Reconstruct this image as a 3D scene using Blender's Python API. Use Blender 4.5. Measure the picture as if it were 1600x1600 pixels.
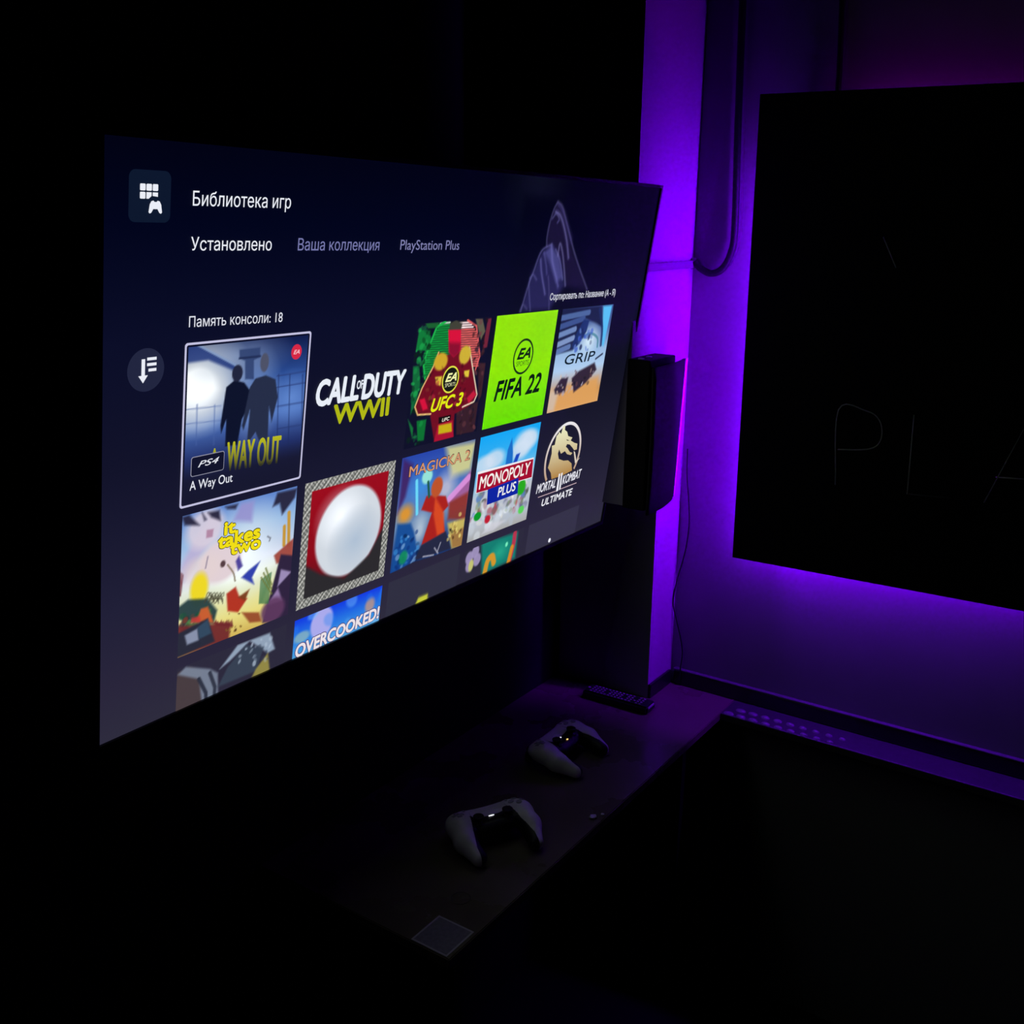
import bpy, bmesh, math, random
import numpy as np
from mathutils import Matrix, Vector
from mathutils.geometry import tessellate_polygon, delaunay_2d_cdt

for o in list(bpy.data.objects):
    bpy.data.objects.remove(o)
scene = bpy.context.scene
C = scene.collection
random.seed(7); rng = np.random.RandomState(11)

# ------------------------------------------------------------------ camera
# Frame used for the measurements: x = 0 is the face of the pillar in the corner,
# y = 0 the right wall, z = 0 the top of the skirting. The shelf top is 0.75 m high.
SHELF = 0.75
SK = 0.03778                       # skirting height above the shelf
Z0 = SHELF + SK                    # measured z = 0 in world height
CAM = np.array([0.97999, -2.10714, 1.02595 + Z0])
YAW, PITCH, ROLL, FPX = 0.60033, -0.2764, 0.0097, 1632.75
def cam_axes(yaw, pitch, roll):
    cy, sy, cp, sp = math.cos(yaw), math.sin(yaw), math.cos(pitch), math.sin(pitch)
    f = np.array([-sy * cp, cy * cp, sp]); r = np.array([cy, sy, 0]); u = np.cross(r, f)
    cr, sr = math.cos(roll), math.sin(roll)
    return np.array([cr * r + sr * u, -sr * r + cr * u, f])
CR = cam_axes(YAW, PITCH, ROLL)
cd = bpy.data.cameras.new('camera'); cam = bpy.data.objects.new('camera', cd); C.objects.link(cam)
M = Matrix.Identity(4)
for i in range(3):
    M[i][0], M[i][1], M[i][2], M[i][3] = CR[0][i], CR[1][i], -CR[2][i], CAM[i]
cam.matrix_world = M
cd.sensor_width = 36; cd.lens = FPX / 1600 * 36; cd.clip_start = 0.05
scene.camera = cam

# ------------------------------------------------------------------ world, exposure
w = bpy.data.worlds.new('world'); scene.world = w; w.use_nodes = True
w.node_tree.nodes['Background'].inputs[0].default_value = (0, 0, 0, 1)
w.node_tree.nodes['Background'].inputs[1].default_value = 0
scene.view_settings.view_transform = 'Standard'; scene.view_settings.look = 'None'
scene.view_settings.exposure = 0; scene.view_settings.gamma = 1
scene.view_settings.use_curve_mapping = False
LED_SIDE, LED_BOTTOM, LED_TOP = 190.0, 140.0, 22.0      # emission of the three LED strips

# ------------------------------------------------------------------ materials
def lin(c):
    c = np.asarray(c, float) / 255.0
    return np.where(c <= 0.04045, c / 12.92, ((c + 0.055) / 1.055) ** 2.4)
MATS = {}
def pbr(name, col, rough=0.5, metal=0.0, spec=0.5, noise=0.0, nscale=30.0, bump=0.0, rnoise=0.0, coat=0.0):
    if name in MATS: return MATS[name]
    m = bpy.data.materials.new(name); m.use_nodes = True; MATS[name] = m
    nt = m.node_tree; b = nt.nodes['Principled BSDF']
    b.inputs['Base Color'].default_value = (*col, 1); b.inputs['Roughness'].default_value = rough
    b.inputs['Metallic'].default_value = metal; b.inputs['Specular IOR Level'].default_value = spec
    b.inputs['Coat Weight'].default_value = coat
    tc = nt.nodes.new('ShaderNodeTexCoord')
    n = nt.nodes.new('ShaderNodeTexNoise'); n.inputs['Scale'].default_value = nscale; n.inputs['Detail'].default_value = 6
    nt.links.new(tc.outputs['Object'], n.inputs['Vector'])
    if noise:
        mx = nt.nodes.new('ShaderNodeMix'); mx.data_type = 'RGBA'
        mx.inputs[6].default_value = (*[c * (1 - noise) for c in col], 1)
        mx.inputs[7].default_value = (*[min(1, c * (1 + noise)) for c in col], 1)
        nt.links.new(n.outputs['Fac'], mx.inputs[0]); nt.links.new(mx.outputs[2], b.inputs['Base Color'])
    if rnoise:
        mr = nt.nodes.new('ShaderNodeMapRange')
        mr.inputs[1].default_value = 0.3; mr.inputs[2].default_value = 0.7
        mr.inputs[3].default_value = max(0.02, rough - rnoise); mr.inputs[4].default_value = min(1, rough + rnoise)
        nt.links.new(n.outputs['Fac'], mr.inputs[0]); nt.links.new(mr.outputs[0], b.inputs['Roughness'])
    if bump:
        bp = nt.nodes.new('ShaderNodeBump'); bp.inputs['Strength'].default_value = bump; bp.inputs['Distance'].default_value = 0.004
        nt.links.new(n.outputs['Fac'], bp.inputs['Height']); nt.links.new(bp.outputs[0], b.inputs['Normal'])
    return m
def emit(name, col, strength):
    if name in MATS: return MATS[name]
    m = bpy.data.materials.new(name); m.use_nodes = True; MATS[name] = m
    nt = m.node_tree; nt.nodes.clear()
    e = nt.nodes.new('ShaderNodeEmission'); e.inputs[0].default_value = (*col, 1); e.inputs[1].default_value = strength
    o = nt.nodes.new('ShaderNodeOutputMaterial'); nt.links.new(e.outputs[0], o.inputs[0])
    return m
def screen_mat():
    m = bpy.data.materials.new('lit_screen'); m.use_nodes = True
    nt = m.node_tree; b = nt.nodes['Principled BSDF']
    b.inputs['Base Color'].default_value = (0.004, 0.004, 0.005, 1); b.inputs['Roughness'].default_value = 0.5
    b.inputs['Specular IOR Level'].default_value = 0.08
    a = nt.nodes.new('ShaderNodeAttribute'); a.attribute_name = 'Col'
    nt.links.new(a.outputs['Color'], b.inputs['Emission Color']); b.inputs['Emission Strength'].default_value = 1.0
    return m
SCREEN = screen_mat()
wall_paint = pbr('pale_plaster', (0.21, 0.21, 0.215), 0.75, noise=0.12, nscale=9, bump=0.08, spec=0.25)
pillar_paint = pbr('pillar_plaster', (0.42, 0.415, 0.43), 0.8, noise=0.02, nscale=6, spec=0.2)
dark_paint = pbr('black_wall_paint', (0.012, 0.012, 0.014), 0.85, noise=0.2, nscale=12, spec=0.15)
floor_mat = pbr('dark_floor', (0.010, 0.010, 0.011), 0.7, noise=0.3, nscale=5, spec=0.2)
skirt_mat = pbr('gloss_black_skirting', (0.012, 0.012, 0.013), 0.28, noise=0.1, spec=0.6)
highlight_bead_mat = pbr('highlight_bead_grey', (0.16, 0.16, 0.17), 0.18, noise=0.15, spec=0.7)  # paler than the skirting, to imitate the highlight on its top edge
panel_mat = pbr('black_sign_board', (0.004, 0.004, 0.004), 0.8, noise=0.2, nscale=20, spec=0.1)
shelf_mat = pbr('dark_brown_laminate', (0.155, 0.134, 0.096), 0.30, noise=0.35, nscale=7, rnoise=0.16, spec=0.5)
ledge_mat = pbr('black_gloss_laminate', (0.06, 0.055, 0.065), 0.35, noise=0.3, nscale=40, bump=0.15)
bump_mat = pbr('pale_bump_plastic', (0.22, 0.21, 0.24), 0.3, noise=0.1)
black_plastic = pbr('black_plastic', (0.010, 0.010, 0.011), 0.45, noise=0.1, spec=0.4)
cover_plastic = pbr('matt_black_cover', (0.016, 0.016, 0.018), 0.5, noise=0.1, spec=0.15)
cable_mat = pbr('black_rubber', (0.008, 0.008, 0.009), 0.55, noise=0.1, spec=0.3)
duct_mat = pbr('white_cable_duct', (0.20, 0.20, 0.205), 0.5, noise=0.05)
white_plastic = pbr('white_plastic', (0.93, 0.94, 0.97), 0.36, noise=0.03, nscale=60)
grey_plastic = pbr('translucent_grey_plastic', (0.5, 0.51, 0.55), 0.3, noise=0.05)
key_mat = pbr('pale_rubber_key', (0.45, 0.45, 0.45), 0.4, noise=0.1)
sticker_light = pbr('sticker_print_grey', (0.58, 0.56, 0.58), 0.55, noise=0.1, nscale=60)
sticker_dark = pbr('sticker_ground', (0.24, 0.235, 0.27), 0.5, noise=0.45, nscale=140)
tube_mat = pbr('unlit_neon_tube', (0.24, 0.24, 0.225), 0.4, noise=0.1)
foil_mat = pbr('silver_foil', (0.85, 0.85, 0.87), 0.3, metal=0.3, noise=0.1)
led_purple = emit('purple_led', (0.178, 0.0, 1.0), 1.0)

# ------------------------------------------------------------------ mesh helpers
def link(name, me, mat, parent=None, smooth=False):
    o = bpy.data.objects.new(name, me); C.objects.link(o)
    if mat and not me.materials: me.materials.append(mat)
    if smooth:
        me.polygons.foreach_set('use_smooth', [True] * len(me.polygons))
    if parent is not None: o.parent = parent
    return o
def from_bm(name, bm, mat, parent=None, smooth=False):
    bmesh.ops.recalc_face_normals(bm, faces=bm.faces)
    me = bpy.data.meshes.new(name); bm.to_mesh(me); bm.free()
    return link(name, me, mat, parent, smooth)
def add_box(bm, lo, hi):
    vs = [bm.verts.new((x, y, z)) for x in (lo[0], hi[0]) for y in (lo[1], hi[1]) for z in (lo[2], hi[2])]
    for f in ((0, 1, 3, 2), (4, 6, 7, 5), (0, 4, 5, 1), (2, 3, 7, 6), (0, 2, 6, 4), (1, 5, 7, 3)):
        bm.faces.new([vs[i] for i in f])
def box(name, lo, hi, mat, parent=None, bevel=0.0, seg=2):
    bm = bmesh.new(); add_box(bm, lo, hi)
    if bevel: bmesh.ops.bevel(bm, geom=list(bm.edges), offset=bevel, segments=seg, affect='EDGES', profile=0.5)
    return from_bm(name, bm, mat, parent)
def prism(name, pts, z0, z1, mat, parent=None, bevel=0.0):
    bm = bmesh.new()
    a = [bm.verts.new((x, y, z0)) for x, y in pts]; b = [bm.verts.new((x, y, z1)) for x, y in pts]
    bm.faces.new(a); bm.faces.new(b)
    for i in range(len(pts)):
        j = (i + 1) % len(pts); bm.faces.new((a[i], a[j], b[j], b[i]))
    if bevel: bmesh.ops.bevel(bm, geom=list(bm.edges), offset=bevel, segments=2, affect='EDGES')
    return from_bm(name, bm, mat, parent)
def smooth_path(pts, n=10):
    P = [np.array(p, float) for p in pts]; P = [2 * P[0] - P[1]] + P + [2 * P[-1] - P[-2]]; out = []
    for i in range(1, len(P) - 2):
        for k in range(n):
            t = k / n
            out.append(0.5 * (2 * P[i] + (P[i + 1] - P[i - 1]) * t + (2 * P[i - 1] - 5 * P[i] + 4 * P[i + 1] - P[i + 2]) * t * t
                              + (3 * P[i] - P[i - 1] - 3 * P[i + 1] + P[i + 2]) * t ** 3))
    out.append(P[-2]); return out
def tube_bm(bm, path, r, seg=10):
    path = [Vector(p) for p in path]; rings = []
    up = Vector((0.3, 0.2, 1)).normalized()
    for i, p in enumerate(path):
        d = (path[min(i + 1, len(path) - 1)] - path[max(i - 1, 0)]).normalized()
        if abs(d.dot(up)) > 0.95: up = Vector((1, 0.1, 0)).normalized()
        a = d.cross(up).normalized(); b = d.cross(a).normalized(); up = a.cross(d).normalized()
        rings.append([bm.verts.new(p + (a * math.cos(t) + b * math.sin(t)) * r) for t in [2 * math.pi * k / seg for k in range(seg)]])
    for A, B in zip(rings, rings[1:]):
        for k in range(seg):
            bm.faces.new((A[k], A[(k + 1) % seg], B[(k + 1) % seg], B[k]))
    bm.faces.new(rings[0]); bm.faces.new(rings[-1])
def tube(name, pts, r, mat, parent=None, n=10, seg=10):
    bm = bmesh.new(); tube_bm(bm, smooth_path(pts, n) if n > 1 else pts, r, seg)
    return from_bm(name, bm, mat, parent, smooth=True)
def lathe(name, prof, mat, parent=None, seg=24, loc=(0, 0, 0), rot=None):
    bm = bmesh.new(); rings = []
    for r, z in prof:
        rings.append([bm.verts.new((max(r, 1e-5) * math.cos(2 * math.pi * k / seg), max(r, 1e-5) * math.sin(2 * math.pi * k / seg), z)) for k in range(seg)])
    for A, B in zip(rings, rings[1:]):
        for k in range(seg): bm.faces.new((A[k], A[(k + 1) % seg], B[(k + 1) % seg], B[k]))
    bm.faces.new(rings[0]); bm.faces.new(rings[-1])
    o = from_bm(name, bm, mat, parent, smooth=True); o.location = loc
    if rot: o.rotation_euler = rot
    return o
def tag(o, label, cat, group=None):
    o['label'] = label; o['category'] = cat
    if group: o['group'] = group
    return o
def empty(name, loc, label, cat, rot=(0, 0, 0), group=None):
    o = bpy.data.objects.new(name, None); C.objects.link(o); o.location = loc; o.rotation_euler = rot
    o.empty_display_size = 0.05
    return tag(o, label, cat, group)
def struct(o):
    o['kind'] = 'structure'; return o

# ------------------------------------------------------------------ room shell
WX = -0.24                                        # plane of the wall behind the television
RX, RY, CEIL = 3.0, -3.6, 2.7
struct(box('floor', (WX - 0.1, RY - 0.1, -0.1), (RX + 0.1, 0.1, 0.0), floor_mat))
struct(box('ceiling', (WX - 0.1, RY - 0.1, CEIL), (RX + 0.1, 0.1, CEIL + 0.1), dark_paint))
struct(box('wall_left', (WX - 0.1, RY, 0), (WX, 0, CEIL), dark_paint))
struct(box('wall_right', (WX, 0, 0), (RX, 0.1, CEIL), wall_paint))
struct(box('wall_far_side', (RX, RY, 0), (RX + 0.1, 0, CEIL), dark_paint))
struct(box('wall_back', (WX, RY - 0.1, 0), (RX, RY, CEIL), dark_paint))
COLY, COLU = -0.118, -0.262                       # near edge of the corner pillar, and of its wider upper part
UPZ = 0.452 + Z0
for nm, yy, za, zb in (('wall_pillar', COLY, 0, UPZ), ('wall_pillar_upper', COLU, UPZ, CEIL)):
    struct(box(nm, (WX, yy, za), (0, 0, zb), pillar_paint))
struct(box('baseboard_right', (0.012, -0.012, SHELF), (2.2, 0, SHELF + SK), skirt_mat, bevel=0.004))
bead = box('highlight_bead', (0.012, -0.0125, SHELF + SK - 0.0015), (2.2, -0.001, SHELF + SK + 0.0018), highlight_bead_mat, bevel=0.0012); bead.parent = bpy.data.objects['baseboard_right']  # added pale strip, stands in for the gloss highlight along the skirting top
struct(box('baseboard_pillar', (0, COLY, SHELF), (0.008, -0.012, SHELF + SK * 0.9), skirt_mat, bevel=0.002))

# ------------------------------------------------------------------ shelf desk along the left wall, ledge along the right wall
TD, TY = 0.16811, -1.07497
shelf = empty('wall_desk', (0, -0.6, 0), 'long dark brown desk board under the television with two game controllers', 'desk')
def par(o, p):
    o.parent = p; o.matrix_parent_inverse = p.matrix_basis.inverted() if False else Matrix.Translation(-Vector(p.location)); return o
par(prism('board', [(WX, TY), (TD, TY), (TD, 0), (0, 0), (0, COLY), (WX, COLY)], SHELF - 0.018, SHELF, shelf_mat, bevel=0.0015), shelf)
for y in (-0.14, -0.98):
    par(box('side_panel', (-0.2, y - 0.009, 0), (0.11, y + 0.009, SHELF - 0.018), black_plastic), shelf)
par(box('stretcher', (-0.21, -0.971, 0.30), (-0.192, COLY - 0.02, 0.55), black_plastic), shelf)
bm = bmesh.new()
for k in range(40):
    t = [2 * math.pi * (k + d) / 40 for d in (0, 1)]
    q = [[(0.094 + r * math.cos(a), -0.949 + r * math.sin(a), SHELF + 0.0006) for a in t] for r in (0.0145, 0.0162)]
    vs = [bm.verts.new(v) for v in (q[0][0], q[0][1], q[1][1], q[1][0])]; bm.faces.new(vs)
par(from_bm('ring_mark', bm, pbr('ring_stain', (0.075, 0.065, 0.055), 0.45, noise=0.5, nscale=90)), shelf)['label'] = 'thin dark round ring mark'

ledge = empty('wall_ledge', (0.9, 0, SHELF - 0.018), 'narrow dark glossy ledge running along the purple lit wall', 'ledge')
def parl(o): return par(o, ledge)
parl(box('board', (TD, -0.0903, SHELF - 0.018), (2.2, 0, SHELF), ledge_mat, bevel=0.002))
for row, (y, x0, n) in enumerate(((-0.083, 0.185, 9), (-0.055, 0.19, 9))):
    for k in range(n):
        bm = bmesh.new(); rr = 0.0105 * (1 - 0.05 * k)
        bmesh.ops.create_uvsphere(bm, u_segments=12, v_segments=6, radius=1)
        for v in list(bm.verts):
            if v.co.z < -0.01: bm.verts.remove(v)
        for v in bm.verts:
            v.co = Vector((x0 + k * 0.0285 + row * 0.012 + v.co.x * rr * 1.15, y + v.co.y * rr * 0.8, SHELF - 0.0003 + v.co.z * 0.005))
        parl(from_bm('bump', bm, bump_mat, smooth=True))

# ------------------------------------------------------------------ black sign board with LED strips behind it
PX, PZT, PZB, PD, PT, PR, PW_ = 0.1641, 1.2504 + Z0, 0.3228 + Z0, 0.075, 0.0447, -0.0055, 0.0507
pu = Vector((math.cos(PR) * math.cos(PW_), math.sin(PW_), math.sin(PR))).normalized()
pv = Vector((-math.sin(PR) * math.cos(PT), -math.sin(PT), math.cos(PR) * math.cos(PT))).normalized()
pn = pu.cross(pv).normalized(); pv = pn.cross(pu).normalized()
sign = empty('sign_board', (0, 0, 0), 'large black sign board with thin PLA lettering, purple light glowing behind it', 'sign board')
sign.matrix_world = Matrix(((pu.x, pv.x, pn.x, PX), (pu.y, pv.y, pn.y, -PD), (pu.z, pv.z, pn.z, PZB), (0, 0, 0, 1)))
PH, PWID = PZT - PZB, 0.94
box('board', (0, 0, -0.006), (PWID, PH, 0), panel_mat, sign, bevel=0.0008)
def ray(x, y):
    return CR.T @ np.array([(x - 800) / FPX, -(y - 800) / FPX, 1.0])
def on_plane(x, y, o, n):
    d = ray(x, y); s = ((o - CAM) @ n) / (d @ n); return CAM + s * d
def sign_xy(x, y):
    p = Vector(on_plane(x, y, np.array([PX, -PD, PZB]), np.array(pn))) - Vector((PX, -PD, PZB))
    return (p.dot(pu), p.dot(pv), 0.0022)
TR = 0.0016
def stroke(pts, smooth=1): return tube('letter_tube', [sign_xy(*p) for p in pts], TR, tube_mat, sign, n=smooth, seg=6)
stroke([(1306, 757), (1311, 640), (1355, 642), (1374, 655), (1379, 676), (1372, 695), (1352, 702), (1309, 702)], 6)['label'] = 'thin unlit letter P'
stroke([(1429, 648), (1418, 771), (1487, 778)])['label'] = 'thin unlit letter L'
stroke([(1538, 785), (1601, 668), (1645, 792)])['label'] = 'thin unlit letter A'
stroke([(1556, 745), (1628, 750)])['label'] = 'crossbar of letter A'
stroke([(1381, 370), (1401, 418)])['label'] = 'short slanting stroke'
# frame and LED strips on the wall behind the board (the frame gets thinner towards the right, where the board is closer to the wall)
x0, z0, z1, xe = PX + 0.06, PZB + 0.05, PZT - 0.07, PX + 0.88
def depth(x): return 0.055 - 0.042 * (x - x0) / (xe - x0)
def bar(name, xa, xb, za, zb, ya, yb, mat):       # box whose depth follows the frame: ya, yb are fractions of the frame depth
    bm = bmesh.new(); v = [bm.verts.new((x, -f * depth(x), z)) for x in (xa, xb) for f in (ya, yb) for z in (za, zb)]
    for f in ((0, 1, 3, 2), (4, 6, 7, 5), (0, 4, 5, 1), (2, 3, 7, 6), (0, 2, 6, 4), (1, 5, 7, 3)): bm.faces.new([v[i] for i in f])
    return from_bm(name, bm, mat)
def strip(xa, xb, za, zb, ya, yb, strength, label, col=(0.178, 0.0, 1.0)):
    return tag(bar('led_strip', xa, xb, za, zb, ya, yb, emit('led_light%g' % strength, col, strength)), label, 'light', 'LED strips behind the sign board')
box_f = empty('wall_frame', (PX + 0.45, 0, PZB), 'black wooden frame on the wall hidden behind the sign board', 'frame')
for a_ in ((x0, x0 + .03, z0, z1), (x0 + .03, xe, z0, z0 + .03), (x0 + .03, xe, z1 - .03, z1)):
    par(bar('batten', *a_, 0, 1, panel_mat), box_f)
strip(x0 - .003, x0 - .0002, z0 - 0.036, z1 - 0.08, .72, .9, LED_SIDE, 'purple LED strip shining from behind the board onto the pillar')
strip(x0, xe, z0 - .003, z0 - .0002, .6, .8, LED_BOTTOM, 'purple LED strip behind the lower edge of the board')
strip(x0 + .1, xe, z1 + .0002, z1 + .003, .3, .5, LED_TOP, 'dim magenta LED strip behind the upper edge of the board', (0.42, 0.0, 0.85))

# ------------------------------------------------------------------ cables
loop = [(0.078, -0.014, CEIL), (0.080, -0.014, 1.60 + Z0), (0.081, -0.014, 1.437 + Z0), (0.088, -0.014, 1.20 + Z0), (0.095, -0.014, 1.01 + Z0), (0.090, -0.014, 0.955 + Z0), (0.072, -0.014, 0.922 + Z0),
        (0.048, -0.014, 0.913 + Z0), (0.024, -0.013, 0.922 + Z0), (0.010, -0.014, 0.936 + Z0)]
tag(tube('power_cable', loop, 0.0074, cable_mat), 'thick black cable hanging down the purple wall in a loop', 'cable')
duct = empty('cable_duct', (0, -0.13, 0.93 + Z0), 'pale cable duct running flat across the lit pillar', 'cable duct')
par(box('channel', (0, COLU, 0.922 + Z0), (0.009, -0.002, 0.938 + Z0), duct_mat, bevel=0.001), duct)
par(box('end_cap', (0, -0.016, 0.920 + Z0), (0.012, -0.001, 0.943 + Z0), duct_mat, bevel=0.002), duct)
tag(tube('sign_cable', [(0.262, -0.008, CEIL), (0.272, -0.008, 1.5 + Z0), (0.279, -0.009, 1.36 + Z0), (0.284, -0.012, 1.26 + Z0), (0.284, -0.02, 1.15 + Z0)], 0.0055, cable_mat),
    'thin black cable dropping from above onto the sign board', 'cable')
tag(tube('thin_wire', [(0.014, -0.006, 0.53 + Z0), (0.016, -0.006, 0.472 + Z0), (0.024, -0.006, 0.41 + Z0), (0.028, -0.006, 0.354 + Z0), (0.022, -0.006, 0.29 + Z0), (0.006, -0.008, 0.215 + Z0), (0.002, -0.012, 0.165 + Z0), (0.010, -0.008, 0.125 + Z0),
     (0.024, -0.006, 0.075 + Z0), (0.030, -0.006, 0.04 + Z0), (0.031, -0.0145, 0.004 + Z0), (0.031, -0.0145, SHELF + 0.003)], 0.0016, cable_mat),
    'thin dark wire curling down the wall beside the pillar', 'wire')

# ------------------------------------------------------------------ television
P_TV = np.array([0.0, -0.85816, 0.7514 + Z0]); TT, TA, TRo = 0.14584, -0.01897, -0.01513
TW, TH = 1.23, 0.6908
U0 = np.array([math.sin(TA), math.cos(TA), 0]); N0 = np.array([math.cos(TA), -math.sin(TA), 0])
V0 = np.array([0, 0, 1]) * math.cos(TT) + N0 * math.sin(TT); TN = N0 * math.cos(TT) - np.array([0, 0, 1]) * math.sin(TT)
TU = U0 * math.cos(TRo) + V0 * math.sin(TRo); TV_ = V0 * math.cos(TRo) - U0 * math.sin(TRo)
tv = empty('television', (0, 0, 0), 'large flat television on the wall showing a library of game covers', 'television')
base = P_TV - TV_ * TH / 2
tvm = Matrix.Identity(4)
for i in range(3):
    tvm[i][0], tvm[i][1], tvm[i][2], tvm[i][3] = TU[i], TV_[i], TN[i], base[i]
tv.matrix_world = tvm
BZ = 0.0055
bm = bmesh.new()                                   # bezel: four mitred bars
oo = [(-TW / 2, 0), (TW / 2, 0), (TW / 2, TH), (-TW / 2, TH)]
ii = [(-TW / 2 + BZ, BZ + 0.002), (TW / 2 - BZ, BZ + 0.002), (TW / 2 - BZ, TH - BZ), (-TW / 2 + BZ, TH - BZ)]
rings = [[bm.verts.new((x, y, z)) for x, y in r] for r, z in ((oo, -0.010), (oo, 0.0035), (ii, 0.0035), (ii, -0.004))]
for A, B in zip(rings, rings[1:]):
    for k in range(4): bm.faces.new((A[k], A[(k + 1) % 4], B[(k + 1) % 4], B[k]))
from_bm('bezel', bm, black_plastic, tv)
bm = bmesh.new()
lay = [((-TW / 2 + .001, .001), (TW / 2 - .001, TH - .001), -0.006), ((-TW / 2 + .001, .001), (TW / 2 - .001, TH - .001), -0.014),
       ((-TW / 2 + .06, .05), (TW / 2 - .06, TH - .08), -0.030), ((-TW / 2 + .16, .07), (TW / 2 - .16, TH - .24), -0.050)]
rings = [[bm.verts.new((x, y, z)) for x, y in ((a[0], a[1]), (b[0], a[1]), (b[0], b[1]), (a[0], b[1]))] for a, b, z in lay]
for A, B in zip(rings, rings[1:]):
    for k in range(4): bm.faces.new((A[k], A[(k + 1) % 4], B[(k + 1) % 4], B[k]))
bm.faces.new(rings[0]); bm.faces.new(rings[-1])
from_bm('back_cover', bm, black_plastic, tv)
mount = empty('wall_mount', (WX, -0.858, 1.5), 'black tilting wall bracket behind the television', 'bracket')
par(box('wall_plate', (WX, -1.06, 1.30), (WX + 0.012, -0.66, 1.68), black_plastic, bevel=0.002), mount)
for y in (-1.0, -0.72):
    par(tube('arm', [(WX + 0.012, y, 1.42), (-0.13, y, 1.45), (-0.074, y, 1.47)], 0.013, black_plastic, n=4), mount)
par(tube('cross_bar', [(-0.082, -1.0, 1.47), (-0.082, -0.72, 1.47)], 0.010, black_plastic, n=1), mount)

# --- the picture on the screen, laid out in 1920 x 1078 screen units
def uv(x, y):
    X = on_plane(x, y, P_TV, TN) - P_TV
    return np.array([(X @ TU + TW / 2) / TW * 1920, (TH / 2 - X @ TV_) / TW * 1920])
VB = TH / TW * 1920
def loc3(u, v, z): return ((u - 960) / 1920 * TW, TH - v / 1920 * TW, z)
def set_col(me, cols, peak=0.0):
    t_ = np.clip((np.asarray(cols).min(1) - .55) / .3, 0, 1); cols = cols * (1 + peak * t_ * t_ * (3 - 2 * t_))[:, None]   # bright picture areas exceed what the camera can hold
    a = me.color_attributes.new('Col', 'FLOAT_COLOR', 'POINT')
    a.data.foreach_set('color', np.concatenate([cols, np.ones((len(cols), 1))], 1).astype(np.float32).ravel())
def K(ox, oy, s): return lambda *p: [(ox + x * s, oy + y * s) for x, y in p]
k1, k2, k3, k4 = K(480, 560, .1125), K(630, 490, .1375), K(750, 470, .1375), K(270, 750, .1812)
k5, k6, k7, k8 = K(600, 680, .13746), K(720, 650, .125), K(825, 640, .13752), K(800, 290, .13125)
kC, kD, kE, kA = K(260, 480, .25), K(140, 720, .3125), K(600, 620, .2375), K(140, 190, .2875)
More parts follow.
